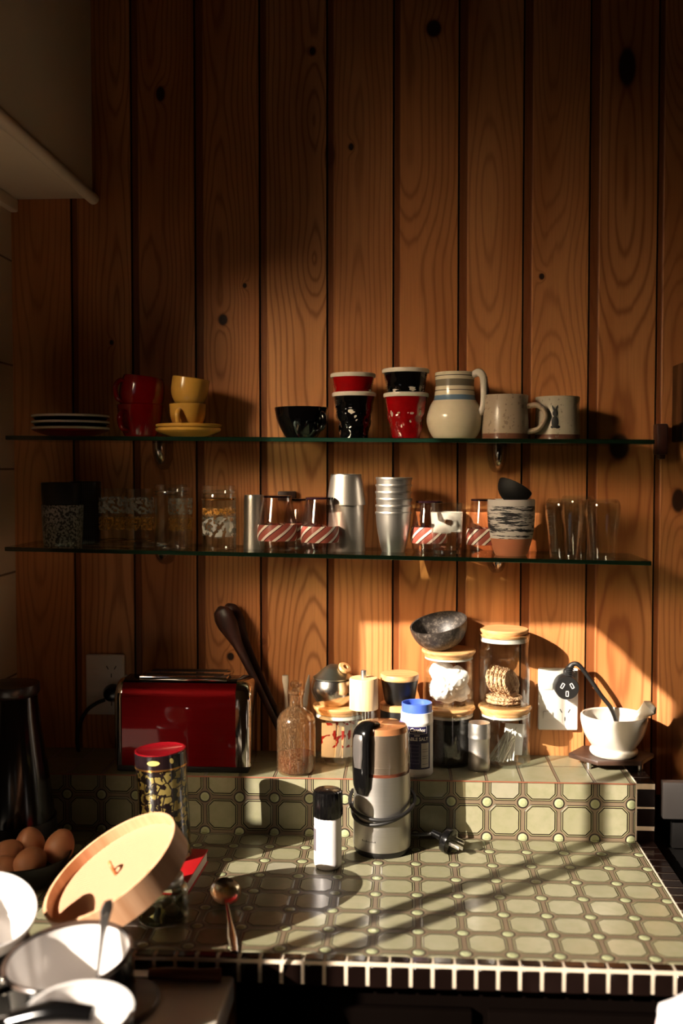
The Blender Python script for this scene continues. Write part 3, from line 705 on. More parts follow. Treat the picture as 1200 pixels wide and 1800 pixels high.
# upside-down striped glasses
M_smoke = glass('smoky_glass', (0.93, 0.87, 0.85), 0.9)
M_dkrim = pm('plum_black_rim', (30, 14, 22), 0.15)
t = NT('candy_stripe'); o, x, y, z = t.co(); an = t.m_('ARCTAN2', y, x)
ph = t.m_('ADD', t.m_('MULTIPLY', an, 9.0), t.m_('MULTIPLY', z, -330.0)); f = t.m_('FRACT', t.m_('DIVIDE', ph, 2 * PI))
c = t.mix(t.m_('GREATER_THAN', f, 0.62), (*lin((160, 84, 74)), 1), (*lin((234, 222, 212)), 1)); c = t.mix(t.m_('MULTIPLY', t.m_('GREATER_THAN', f, 0.9), 1.0), c, (*lin((70, 32, 34)), 1))
t.pbr(Base_Color=c, Roughness=0.25); M_stripe = t.m
def striped(cx, Y, label, w=36, y0=970, y1=874):
    pts = [(w * 0.88, y0), (w * 0.93, y0 - 8), (w, y0 - 26), (w * 0.97, y0 - 45), (w * 0.86, y0 - 70), (w * 0.72, y1 + 2)]
    s, pr = tum('striped_glass', cx, Y, pts, M_smoke, label, 'glass', 'striped glasses turned upside down', 0.0016, 0.003, inv=True)
    H = pr[-1][1]; ra = pr[-1][0]
    bm = B(); lathe(bm, [(ra - 0.002, H - 0.001), (ra + 0.0006, H - 0.001), (ra + 0.0006, H + 0.0022), (ra - 0.002, H + 0.0028), (0, H + 0.0028)], 48); obj('base', bm, M_dkrim, s)
    zb = [p for p in pr if 0.016 <= p[1] <= 0.050]; bm = B()
    lathe(bm, [(a + 0.0005, b) for a, b in zb] + [(a + 0.0002, b) for a, b in reversed(zb)], 56); obj('stripe_band', bm, M_stripe, s)
striped(487, -0.095, 'striped upside-down glass beside the slim steel cup', 35, 970, 874)
striped(530, -0.045, 'striped upside-down glass half hidden between two others', 33, 962, 874)
striped(562, -0.110, 'striped upside-down glass in front of the tall steel beaker', 34, 973, 877)
striped(754, -0.075, 'striped upside-down glass left of the frosted shot glass', 32, 969, 878)
striped(849, -0.085, 'striped upside-down glass beside the terracotta cup', 29, 969, 872)
bm = B(); c0 = at(504, 870, Y=-0.008); box(bm, (0, 0, 0), (0.034, 0.010, 0.018), 0.002); tag(obj('dark_block', bm, M_darkwood, loc=(c0.x, -0.0065, c0.z - 0.002)), 'small dark block on the wall behind the striped glasses', 'clip')  # small dark block behind the glasses
# steel beakers, upside down
tum('beaker', 608, -0.075, [(33.5, 968), (33, 962), (30.5, 888), (30, 880), (28, 850)], M_steel, 'lower of two tall steel beakers turned upside down, mostly sleeved by the other', 'beaker', 'steel beakers', 0.001, 0.002, inv=True)
Lb = on(608, -0.075, sh2); zb = at(608, 888, Y=-0.075 - 0.033).z
s, pr = tum('beaker', 608, -0.075, [(34, 888), (33, 880), (27.5, 837), (26.5, 835)], M_steel, 'upper of two tall steel beakers turned upside down with a dark top edge', 'beaker', 'steel beakers', 0.001, 0.002, inv=True, zbase=zb)
ring(s, pr[-1][0] - 0.0006, pr[-1][1], 0.0022, M_dkrim, 'dark_edge', 0.0012)
# aluminium tumblers
z0 = on(690, -0.085, sh2).z; proto = None
for i in range(6):
    dz = i * 12 * mpp(-0.085); words = ('bottom', 'second', 'third', 'fourth', 'fifth', 'top')[i]
    lab = words + ' aluminium tumbler counted from below in the nested stack'
    if proto is None:
        proto, pr = tum('aluminium_tumbler', 691, -0.085, [(20, 968), (24, 952), (29, 924), (31, 898)], M_alu, lab, 'tumbler', 'nested aluminium tumblers', 0.0009, 0.002)
        bm = B(); r1, H = pr[-1]; lathe(bm, [(r1 - 0.001, H - 0.0035), (r1 + 0.0008, H - 0.0035), (r1 + 0.0012, H - 0.001), (r1 + 0.0006, H + 0.0008), (r1 - 0.001, H + 0.0008)], 48); obj('rolled_rim', bm, M_alu, proto)
    else:
        c = copy_tree(proto); c.location.z += dz; c['label'] = lab; c.rotation_euler = (0.01 * (i % 2), 0.008 * (i % 3), 0)
# shot glass
s, pr = tum('shot_glass', 785, -0.115, [(25.5, 975), (25.5, 970), (27, 930), (28.5, 884)], M_et3, 'small straight glass with frosted picture, right of a striped glass', 'glass', t=0.0016, floor=0.012)
bm = B(); lathe(bm, [(0, 0.0015), (pr[0][0] - 0.0025, 0.0015), (pr[0][0] - 0.0022, 0.008), (0, 0.008)], 40); obj('base', bm, glass('thick_glass_base', (0.93, 0.95, 0.96), 1.0, 0.08, base=0.35), s)
# terracotta cup with black bowl
L = on(898, -0.105, sh2)
t = NT('brushed_black_white'); o, x, y, z = t.co(); an = t.m_('ARCTAN2', y, x)
nz = t.noise(t.comb(t.m_('MULTIPLY', an, 0.9), t.m_('MULTIPLY', z, 190.0), 3.0), 1.0, 4, 0.65)
n2 = t.noise(t.comb(t.m_('MULTIPLY', an, 3.0), t.m_('MULTIPLY', z, 700.0), 1.0), 1.0, 2)
zm = t.m_('ADD', t.m_('ADD', nz, t.m_('MULTIPLY', n2, 0.2)), t.ss(z, 0.050, 0.030, 0.0, 0.06))
c = t.mix(t.ss(zm, 0.57, 0.63), (*lin((26, 24, 30)), 1), (*lin((206, 200, 196)), 1))
c = t.mix(t.ss(z, 0.0862, 0.0870), c, (*lin((206, 200, 196)), 1))
c = t.mix(t.ss(z, 0.0308, 0.0300), c, (*lin((186, 116, 84)), 1)); t.pbr(Base_Color=c, Roughness=0.35, Coat_Weight=t.ss(z, 0.0300, 0.0308, 0, 0.4)); M_brush = t.m
s, pr = tum('terracotta_cup', 898, -0.105, [(26, 980), (30, 973), (38, 945), (41, 910), (41, 882)], M_brush, 'terracotta cup with black and white brushed bands holding a black bowl', 'cup', t=0.003)
H = pr[-1][1]; rb = 0.031
bm = B(); q = [(rb * math.sin(PI / 2 * i / 10), rb - rb * math.cos(PI / 2 * i / 10)) for i in range(2, 11)]; lathe(bm, shell(q, 0.002, 0.002), 48)
tag(obj('small_bowl', bm, pm('matt_black_clay', (12, 11, 12), 0.7), loc=(s.location.x - 0.006, s.location.y, s.location.z + H - 0.0035), rot=(math.radians(-12), math.radians(28), 0)), 'small matt black bowl leaning inside the terracotta cup', 'bowl')
for o_ in [bpy.data.objects[-1]]: pass
# clear glasses upside down
for cx, Y, w_, lb in ((992, -0.115, 33, 'clear upside-down glass beside the terracotta cup'), (1015, -0.050, 30, 'clear upside-down glass at the back between two others'), (1058, -0.110, 31, 'last clear upside-down glass at the right end of the lower shelf')):
    tum('drinking_glass', cx, Y, [(w_ * 0.74, 984), (w_ * 0.76, 980), (w_ * 0.90, 935), (w_, 903), (w_ * 0.98, 888), (w_ * 0.82, 880)], M_glass, lb, group='clear glasses turned upside down', t=0.0014, floor=0.003, inv=True)

# ------------------------------------------------------------------ sockets
def socket(x0, y0, x1, y1, label):
    a, b = at(x0, y0, Y=0), at(x1, y1, Y=0); w_, h_ = b.x - a.x, a.z - b.z
    s = thing('power_socket', label, 'power socket', ((a.x + b.x) / 2, 0, (a.z + b.z) / 2), group='double wall sockets')
    bm = B(); box(bm, (0, -0.005, 0), (w_, 0.010, h_), 0.003, 3); obj('face_plate', bm, M_white, s)
    for sg in (1, -1):
        zc = sg * h_ * 0.235
        bm = B(); box(bm, (-w_ * 0.26, -0.0108, zc - h_ * 0.02), (w_ * 0.235, 0.003, h_ * 0.115), 0.001, 2, rot=(0.10, 0, 0)); obj('switch', bm, M_white, s)
        bm = B()
        for dx, dz, an in ((-0.0075, 0.006, -0.5), (0.0075, 0.006, 0.5), (0, -0.009, 0)): box(bm, (w_ * 0.17 + dx, -0.0101, zc + dz), (0.0017, 0.0006, 0.0075), rot=(0, an, 0))
        obj('socket_slots', bm, M_blackm, s, smooth=False)
    return s
s1 = socket(153, 1149, 221, 1255, 'white double wall socket left of the red toaster, black plug in its lower outlet')
s2 = socket(945, 1173, 1014, 1282, 'white double wall socket right of the jars, piggyback plug in its upper outlet')
M_plugw = pm('plug_print_white', (230, 226, 220), 0.5)
p0 = at(997, 1210, Y=-0.045); s = thing('piggyback_plug', 'black piggyback plug with white outlined slots in the right socket', 'plug', (p0.x, 0, p0.z))
bm = B(); MM = Matrix.Rotation(PI / 2, 4, 'X'); lathe(bm, [(0, 0.0115), (0.021, 0.0115), (0.022, 0.016), (0.022, 0.040), (0.0205, 0.043), (0, 0.043)], 40, M=MM); box(bm, (0.002, -0.026, 0.024), (0.013, 0.016, 0.016), 0.004); obj('body', bm, M_rubber, s)
bm = B()
for dx, dz, an in ((-0.0085, 0.004, 0.5), (0.0085, 0.004, -0.5), (0, -0.0105, 0)):
    for ex, ez, sx, sz in ((-0.0022, 0, 0.0012, 0.010), (0.0022, 0, 0.0012, 0.010), (0, 0.0045, 0.0056, 0.0012), (0, -0.0045, 0.0056, 0.0012)):
        ca, sa = math.cos(an), math.sin(an); box(bm, (dx + ex * ca + ez * sa, -0.0434, dz - ex * sa + ez * ca), (sx, 0.0008, sz), rot=(0, an, 0))
obj('slot_outlines', bm, M_plugw, s, smooth=False)
q = [at(x_, y_, Y=Y_) - Vector((p0.x, 0, p0.z)) for x_, y_, Y_ in ((999, 1186, -0.03), (1001, 1174, -0.032), (1008, 1167, -0.034), (1018, 1170, -0.036), (1036, 1193, -0.036), (1056, 1222, -0.034), (1074, 1246, -0.020), (1084, 1275, -0.009), (1088, 1310, -0.0055))]
bm = B(); tube(bm, q, [0.0062, 0.006, 0.0046, 0.0042, 0.004, 0.004, 0.004, 0.004, 0.004], 12)
for k in range(5): box(bm, (q[0] + (q[1] - q[0]) * (k * 0.28)), (0.0145, 0.0145, 0.0016), 0.0005, 1)
obj('cord', bm, M_rubber, s)
p0 = at(192, 1222, Y=-0.045); s = thing('power_plug', 'round black plug in the left socket behind the toaster', 'plug', (p0.x, 0, p0.z))
bm = B(); lathe(bm, [(0, 0.0115), (0.014, 0.0115), (0.0165, 0.020), (0.0165, 0.030), (0.012, 0.041), (0, 0.043)], 32, M=MM); obj('body', bm, M_black, s)
q = [at(x_, y_, Y=Y_) - Vector((p0.x, 0, p0.z)) for x_, y_, Y_ in ((184, 1230, -0.030), (168, 1237, -0.032), (152, 1250, -0.035), (140, 1275, -0.035), (136, 1310, -0.03), (150, 1336, -0.02), (185, 1345, -0.012))]
bm = B(); tube(bm, q, 0.0036, 10); obj('cord', bm, M_rubber, s)

# ------------------------------------------------------------------ toaster
def panel_red():
    t = NT('red_metallic'); o, x, y, z = t.co()
    nz = t.noise(t.comb(t.m_('MULTIPLY', x, 5.0), t.m_('MULTIPLY', y, 700.0), t.m_('MULTIPLY', z, 700.0)), 1.0, 3)
    t.pbr(Base_Color=t.mix(nz, (*lin((118, 3, 9)), 1), (*lin((140, 6, 13)), 1)), Metallic=0.85, Roughness=0.33, Coat_Weight=0.5, Normal=t.bump(nz, 0.00004, 0.4)); return t.m
TF = -0.152; TL = at(200, 1270, Y=TF).x; TR = at(440, 1270, Y=TF).x; TZ0, TZ1 = LEDGE + 0.012, at(310, 1190, Y=TF + 0.02).z
TB = -0.062; cxT = (TL + TR) / 2
s = thing('toaster', 'red metallic two-slot toaster with chrome ends on the tiled ledge', 'toaster', (cxT, (TF + TB) / 2, LEDGE))
D2, H_ = (TB - TF) / 2, TZ1 - LEDGE; W2 = (TR - TL) / 2
def section(sc=1.0, n=8, rr=0.030):
    P = []; d, zt, zb = D2 * sc, (H_ - 0.004 - (1 - sc) * 0.055), 0.012
    P.append((-d, zb)); P.append((-d * 1.01, zb + 0.05)); P.append((-d, zt - rr))
    for i in range(1, n + 1):
        a = PI - i / n * PI / 2; P.append((-d + rr + rr * math.cos(a), zt - rr + rr * math.sin(a)))
    for i in range(0, n + 1):
        a = PI / 2 - i / n * PI / 2; P.append((d - rr + rr * math.cos(a), zt - rr + rr * math.sin(a)))
    P.append((d, zb)); return P
def loft(bm, xs_):
    R_ = []
    for x_, sc_ in xs_: R_.append([bm.verts.new((x_, a, b)) for a, b in section(sc_)])
    for a, b in zip(R_, R_[1:]):
        for k in range(len(a)):
            k2 = (k + 1) % len(a); bm.faces.new((a[k], b[k], b[k2], a[k2]))
    bm.faces.new(R_[0]); bm.faces.new(R_[-1])
xl_ = -W2 + 0.014; xr_ = W2 - 0.026
bm = B(); loft(bm, [(xl_, 1.0), (xr_, 1.0)]); bmesh.ops.recalc_face_normals(bm, faces=bm.faces[:])
for f in bm.faces:
    if f.normal.z > 0.80: f.material_index = 1
obj('red_casing', bm, [panel_red(), M_black], s, sharp=50)
bm = B(); loft(bm, [(xl_ + 0.0002, 1.012), (-W2 + 0.008, 1.0), (-W2 + 0.003, 0.95), (-W2, 0.86)]); obj('end_cap', bm, M_chrome, s, sharp=50)
bm = B(); loft(bm, [(xr_ - 0.0002, 1.012), (W2 - 0.016, 1.01), (W2 - 0.008, 0.97), (W2 - 0.002, 0.90), (W2, 0.80)]); obj('end_cap', bm, M_chrome, s, sharp=50)
bm = B(); box(bm, (0, 0.0, 0.007), (W2 * 2 - 0.008, D2 * 2 - 0.004, 0.0125), 0.003); obj('base', bm, M_blackm, s)
bm = B(); box(bm, (0.0, 0.004, H_ - 0.0015), (W2 * 2 - 0.085, 0.078, 0.008), 0.002); obj('slot_plate', bm, M_chrome, s)
for yy in (-0.014, 0.022):
    bm = B(); box(bm, (0, yy, H_ + 0.0022), (W2 * 2 - 0.105, 0.020, 0.0012)); obj('bread_slot', bm, M_blackm, s, smooth=False)

# ------------------------------------------------------------------ black kettle in the corner
L = Vector((at(22, 1400, Y=-0.262).x, -0.262, 0.0))
s = thing('kettle', 'tall black kettle in the dark left corner of the worktop', 'kettle', L)
P_ = lambda pts: smoothprof(prof(22, L, pts), 5)
bm = B(); pr = P_([(74, 1462), (71, 1430), (62, 1360), (52, 1290), (46, 1232)]); lathe(bm, [(0, pr[0][1])] + pr + [(0, pr[-1][1])], 56); kb = obj('body', bm, M_black, s)
bm = B(); pr2 = prof(22, L, [(47, 1232), (51, 1226), (50, 1212), (30, 1207)]); lathe(bm, [(0, pr2[0][1])] + pr2 + [(0, pr2[-1][1] + 0.002)], 56); obj('lid', bm, pm('kettle_lid', (26, 10, 10), 0.3), s)
bm = B(); lathe(bm, [(0, 0.0), (0.070, 0.0), (0.072, 0.004), (0.071, pr[0][1] + 0.001), (0, pr[0][1] + 0.001)], 56); obj('base', bm, M_blackm, s)
bm = B(); tube(bm, [(-0.045, -0.02, 0.205), (-0.090, -0.03, 0.19), (-0.100, -0.03, 0.12), (-0.062, -0.02, 0.05)], 0.009, 12, 1.3, up=(0, 1, 0)); obj('handle', bm, M_black, s)

# ------------------------------------------------------------------ storage jars
def jar(cx, Y, zb, hw, ytop, lidp, label, group='glass jars with bamboo lids', seal=True, ybot=None):
    """lidp: (half width, lid front top, lid front bottom, seal bottom)"""
    L = Vector((at(cx, 1250, Y=Y).x, Y, zb)); s = thing('storage_jar', label, 'jar', L, group=group); m_ = mpp(Y); r = hw * m_
    lw, l0, l1, l2 = lidp; rl = lw * m_; Z = lambda py, rr_: at(cx, py, Y=Y - rr_).z - zb
    zt = Z(l1, rl)
    bm = B(); lathe(bm, [(0, 0.0002), (r - 0.004, 0.0002), (r, 0.004), (r, zt - 0.001), (r - 0.001, zt), (r - 0.0022, zt - 0.001), (r - 0.0022, 0.007), (r - 0.006, 0.0045), (0, 0.0045)], 64); obj('glass', bm, M_jar, s)
    z0, z1, z2 = Z(l0, rl), zt, Z(l2, rl)
    bm = B(); lathe(bm, [(0, z1 - 0.004), (r - 0.003, z1 - 0.004), (r - 0.002, z1 + 0.0004), (rl - 0.004, z1 + 0.0004), (rl, z1 + (z0 - z1) * 0.6), (rl, z0 - 0.0015), (rl - 0.0015, z0), (0, z0)], 64); obj('bamboo_lid', bm, M_bamboo, s)
    bm = B(); lathe(bm, [(0, z2), (r - 0.0045, z2), (r - 0.0028, z2 + 0.001), (r - 0.0035, (z1 + z2) / 2), (r - 0.0028, z1 - 0.005), (0, z1 - 0.005)], 48); obj('seal', bm, M_seal, s)
    return s, L, r, z0
YJ = -0.052
# middle stack
sA, LA, rA, zA = jar(788, YJ, LEDGE, 45.5, 0, (47, 1251, 1259, 1269), 'lower storage jar of the middle stack, full of dark coffee beans')
sB, LB, rB, zB = jar(788, YJ, LEDGE + zA + 0.0003, 45, 0, (47.5, 1149, 1158, 1166), 'upper storage jar of the middle stack, stuffed with white paper, bowl on its lid')
# right stack
sC, LC, rC, zC = jar(887, YJ, LEDGE, 44.5, 0, (46.5, 1250, 1260, 1269), 'lower storage jar of the right stack, holding white sticks')
sD, LD, rD, zD = jar(885, YJ, LEDGE + zC + 0.0003, 44.5, 0, (42.5, 1111, 1121, 1134), 'tall storage jar on top of the right stack, holding oat crackers')
# left jar
sE, LE, rE, zE = jar(597, YJ, LEDGE, 45.5, 0, (48, 1249, 1258, 1270), 'storage jar under the round steel pot, holding tea sachets')
# contents
t = NT('coffee_beans'); o, x, y, z = t.co(); vo = t.n('TexVoronoi', {'Vector': o, 'Scale': 130}).outputs[0]
t.pbr(Base_Color=t.mix(vo, (*lin((20, 11, 8)), 1), (*lin((9, 5, 4)), 1)), Roughness=0.5, Normal=t.bump(vo, 0.0015)); M_bean = t.m
bm = B(); h = 0.072; lathe(bm, [(0, 0.0), (rA - 0.0075, 0.0), (rA - 0.0045, 0.004), (rA - 0.0035, h)] + [((rA - 0.0035) * (1 - i / 6), h + 0.003 * math.sin(i)) for i in range(1, 6)] + [(0, h + 0.002)], 40)
tag(obj('coffee_beans', bm, M_bean, loc=(LA.x, LA.y, LA.z + 0.0052)), 'dark coffee beans filling the lower middle jar', 'coffee beans', kind='stuff')
M_paper = pm('white_paper', (236, 228, 224), 0.7, var=0.05)
def crumpled(bm, r, sd_, sq=(1, 1, 1)):
    bmesh.ops.create_icosphere(bm, subdivisions=4, radius=1.0)
    for v in bm.verts:
        d = v.co.normalized(); p = d * 1.1 + Vector((sd_, sd_ * 2.1, 0))
        vo_ = noise.voronoi(p * 0.95)[0]; k = 0.90 + 0.30 * (vo_[1] - vo_[0]) + 0.08 * noise.noise(p * 2) + 0.10 * abs(noise.noise(p * 4.5)) - 0.03
        v.co = Vector((d.x * sq[0], d.y * sq[1], d.z * sq[2])) * (r * k)
for k, (dx, dy, dz, r_, sd_) in enumerate(((-0.013, -0.012, 0.034, 0.0215, 1.1), (0.016, 0.010, 0.026, 0.020, 3.3), (-0.012, 0.014, 0.058, 0.020, 5.2), (0.014, -0.010, 0.052, 0.0195, 7.7), (-0.002, 0.003, 0.022, 0.018, 9.4))):
    bm = B(); crumpled(bm, r_ * 1.12, sd_, (1.05, 1, 1.0))
    tag(obj('paper_bag', bm, M_paper, loc=(LB.x + dx, LB.y + dy, LB.z + dz), sharp=25), 'crumpled white paper bag ' + ('low at the left front of', 'low at the right back of', 'high at the left back of', 'high at the right front of', 'at the bottom centre of')[k] + ' the upper middle jar', 'paper bag', 'crumpled white paper bags in the jar')
t = NT('oat_cracker'); o, x, y, z = t.co(); vo = t.n('TexVoronoi', {'Vector': o, 'Scale': 260}).outputs[0]; nz = t.noise(o, 90, 4)
t.pbr(Base_Color=t.mix(t.ss(nz, 0.35, 0.7), (*lin((224, 184, 142)), 1), (*lin((156, 110, 74)), 1)), Roughness=0.8, Normal=t.bump(t.m_('ADD', vo, nz), 0.003)); M_oat = t.m
cr = [(0.0, 0.0, 0.0085, 0.0, 0.0, 0.0, 'bottom'), (0.001, 0.0, 0.0150, 0.03, 0.02, 0.0, 'second lowest')]
for i, w_ in enumerate(('leftmost upright', 'second upright', 'third upright', 'fourth upright', 'rightmost upright')):
    tt_ = -0.021 + i * 0.0088; cr.append((tt_ * 0.80, -tt_ * 0.60, 0.0455 - 0.0008 * i, 0.0, 1.40 - i * 0.03, -0.64 - 0.03 * (i % 2), w_))
for i, (dx, dy, dz, ax_, ay_, az_, w_) in enumerate(cr):
    rr = 0.0325 if i < 2 else 0.0255
    bm = B(); lathe(bm, [(0, -0.0030)] + [(rr * q_, -0.0032) for q_ in (0.25, 0.5, 0.75, 0.9)] + [(rr, -0.0010), (rr, 0.0010)] + [(rr * q_, 0.0032) for q_ in (0.9, 0.75, 0.5, 0.25)] + [(0, 0.0030)], 44, fn=lambda r, z, a, i=i: (r + 0.0020 * noise.noise(Vector((math.cos(a) * 6, math.sin(a) * 6, i * 3.0))), z + 0.0014 * noise.noise(Vector((r * 350 * math.cos(a), r * 350 * math.sin(a), i)))))
    tag(obj('oat_cracker', bm, M_oat, loc=(LD.x + dx, LD.y + dy, LD.z + dz), rot=(ax_, ay_, az_)), 'round oat cracker, ' + w_ + ' one in the tall jar', 'cracker', 'oat crackers in the tall jar')
# white sticks
M_stick = pm('white_stick', (238, 232, 224), 0.5, var=0.03)
L_ = LC; bmk = None
for i in range(30):
    a = random.uniform(-0.6, 1.0); b = random.uniform(0, 2 * PI); ln = 0.062
    foot = Vector((-0.034 + 0.050 * (i / 30) + random.uniform(-0.003, 0.003), -0.030 + 0.012 * abs(i / 15 - 1) + random.uniform(0, 0.014), 0.0085))
    top = Vector((0.012 + random.uniform(-0.010, 0.012), 0.002 + random.uniform(-0.012, 0.014), 0.052 + random.uniform(-0.010, 0.010)))
    for v_ in (foot, top):
        rxy = math.hypot(v_.x, v_.y)
        if rxy > rC - 0.006: v_.x *= (rC - 0.006) / rxy; v_.y *= (rC - 0.006) / rxy
    d = top - foot
    if bmk is None:
        bm = B(); lathe(bm, [(0, 0), (0.00135, 0.0003), (0.00135, 0.9997), (0, 1.0)], 8); bmk = obj('paper_stick', bm, M_stick); o_ = bmk
    else: o_ = bmk.copy(); COL.objects.link(o_)
    o_.location = L_ + foot; o_.scale = (1, 1, d.length); o_.rotation_euler = d.to_track_quat('Z', 'Y').to_euler()
    tag(o_, 'thin white stick in the fan of sticks in the lower right jar', 'stick', 'thin white sticks in the lower right jar')
bm = B(); box(bm, (0, 0, 0.030), (0.036, 0.0022, 0.058), 0.0008, 2); tag(obj('paper_packet', bm, M_paper, loc=(LC.x + 0.016, LC.y + 0.022, LC.z + 0.0075), rot=(0, 0.08, 0.12)), 'flat white paper packet behind the sticks in the lower right jar', 'packet')
# tea sachets
M_sachet = None
t = NT('tea_sachet_print'); o, x, y, z = t.co(); e = t.m_('ADD', t.m_('MULTIPLY', x, 14.0), t.m_('MULTIPLY', z, 11.0)); nz = t.noise(o, 55, 1)
t.pbr(Base_Color=t.mix(t.ss(nz, 0.585, 0.60), (*lin((234, 224, 212)), 1), (*lin((170, 30, 30)), 1)), Roughness=0.4); M_sachet = t.m
for i, (dx, dy, an, tl, w_) in enumerate(((-0.022, -0.022, 0.15, 0.02, 'leftmost'), (-0.008, -0.014, -0.5, 0.10, 'second'), (0.004, -0.020, 0.9, 0.22, 'third'), (0.013, -0.012, 1.0, 0.32, 'fourth'), (0.020, 0.000, 0.6, 0.10, 'rightmost'), (-0.010, 0.012, 0.1, -0.05, 'rearmost'))):
    bm = B(); box(bm, (0, 0, 0.033), (0.030 if i else 0.026, 0.0028, 0.064), 0.0012, 2); o_ = obj('tea_sachet', bm, M_sachet, loc=(LE.x + dx * 0.9, LE.y + dy * 0.75, LE.z + 0.0072), rot=(0, tl * 0.6, an * 0.7))
    tag(o_, w_ + ' white and red tea sachet in the jar under the steel pot', 'tea sachet', 'tea sachets in the left jar')

# coconut bowl on the middle stack
t = NT('coconut_shell'); o, x, y, z = t.co(); nz = t.noise(o, 140, 5, 0.7)
t.pbr(Base_Color=t.mix(t.ss(nz, 0.45, 0.75), (*lin((44, 38, 34)), 1), (*lin((112, 102, 92)), 1)), Roughness=0.45, Normal=t.bump(nz, 0.0006)); M_coco = t.m
rb = 50.5 * mpp(YJ); hb = 0.050
q = [(rb * math.sin(math.radians(6 + 84 * i / 12)) ** 0.85, hb * (1 - math.cos(math.radians(6 + 84 * i / 12)))) for i in range(13)]; q = [(a, b - q[0][1]) for a, b in q]
bm = B(); lathe(bm, shell(q, 0.0032, 0.003, lip=False), 64)
ztop = LB.z + zB
tag(obj('coconut_bowl', bm, M_coco, loc=(at(783, 1110, Y=YJ).x - 0.004, YJ - 0.0005, ztop + 0.0024), rot=(math.radians(13), math.radians(-12), 0)), 'dark coconut shell bowl tilted on the lid of the middle stack', 'bowl')

# round steel pot on the left jar
zc = LE.z + zE; Lp = Vector((at(586, 1220, Y=YJ).x, YJ, zc + 0.0002)); s = thing('steel_sugar_pot', 'round polished steel pot with domed lid on top of the left jar', 'pot', Lp)
pr = smoothprof(prof(586, Lp, [(25, 1245), (33, 1238), (40, 1221), (37, 1204), (35, 1200)]), 5); z_ = pr[0][1]; pr = [(a, b - z_) for a, b in pr]
bm = B(); lathe(bm, [(0, 0)] + pr + [(0, pr[-1][1])], 56); obj('body', bm, pm('polished_steel', (214, 208, 198), 0.2, metal=1.0, var=0.05), s)
H = pr[-1][1]; bm = B(); lathe(bm, [(pr[-1][0] + 0.001, H), (pr[-1][0] + 0.001, H + 0.002), (0.030, H + 0.007), (0.018, H + 0.018), (0.008, H + 0.024), (0, H + 0.025)], 56); obj('lid', bm, pm('tarnished_steel', (160, 162, 148), 0.34, metal=1.0, var=0.3), s)
bm = B(); lathe(bm, [(0.005, 0), (0.011, 0.001), (0.0125, 0.004), (0.011, 0.007), (0.005, 0.008), (0.005, 0)], 32, M=Matrix.Translation((0.019, -0.008, H + 0.017)) @ Matrix.Rotation(0.6, 4, 'Y') @ Matrix.Rotation(0.5, 4, 'X')); obj('wooden_ring', bm, M_bamboo, s)

# pepper mill
L = stand(639, 1363, 24, LEDGE); L.y = -0.112; L.x = at(639, 1250, Y=L.y).x
s = thing('pepper_mill', 'tall mill with pale wooden head and clear body behind the coffee grinder', 'pepper mill', L)
pp = prof(639, L, [(25.5, 1251), (25.5, 1199), (24, 1196)]); zb_ = pp[0][1]
bm = B(); lathe(bm, [(0, zb_)] + pp + [(0, pp[-1][1] + 0.0005)], 48); obj('wooden_head', bm, M_maple, s)
bm = B(); r_ = 24 * mpp(L.y); lathe(bm, [(0, 0), (r_, 0), (r_, 0.012), (r_ - 0.001, zb_ - 0.0003), (r_ - 0.003, zb_ - 0.0003), (r_ - 0.003, 0.010), (0, 0.010)], 48); obj('clear_body', bm, M_jar, s)
bm = B(); lathe(bm, [(0, 0.011), (0.005, 0.011), (0.005, zb_ - 0.001), (0, zb_ - 0.001)], 16); obj('spindle', bm, M_chrome, s)
bm = B(); zk = pp[-1][1]; lathe(bm, [(0, zk), (0.0052, zk), (0.0052, zk + 0.012), (0.004, zk + 0.0135), (0, zk + 0.0135)], 24); obj('steel_knob', bm, M_alu, s)

# black canisters
YB = -0.075
L = Vector((at(701, 1300, Y=YB).x, YB, LEDGE)); s = thing('canister', 'lower black canister with wooden lid, mostly hidden behind the salt', 'canister', L, group='black canisters'); r_ = 33 * mpp(YB)
zl = at(701, 1253, Y=YB - r_).z - LEDGE; z2 = at(701, 1243, Y=YB - r_).z - LEDGE
bm = B(); lathe(bm, [(0, 0), (r_ * 0.85, 0), (r_, 0.02), (r_, zl), (0, zl)], 48); obj('body', bm, M_blackm, s)
bm = B(); lathe(bm, [(0, zl), (r_ + 0.001, zl), (r_ + 0.001, z2 - 0.001), (r_, z2), (0, z2)], 48); obj('wooden_lid', bm, M_bamboo, s)
L2 = L + Vector((0.001, 0, z2)); s = thing('canister', 'upper tapered black canister with wooden lid', 'canister', L2, group='black canisters')
z3 = at(702, 1200, Y=YB - r_).z - L2.z; z4 = z3 + 0.010
bm = B(); lathe(bm, [(0, 0), (r_ * 0.72, 0), (r_ * 0.82, 0.006), (r_ * 0.98, z3 - 0.004), (r_ * 1.0, z3), (0, z3)], 48); obj('body', bm, M_blackm, s)
bm = B(); lathe(bm, [(0, z3), (r_ * 1.02, z3), (r_ * 1.03, z3 + 0.002), (r_ * 1.02, z4 - 0.001), (r_, z4), (0, z4)], 48); obj('wooden_lid', bm, M_bamboo, s)

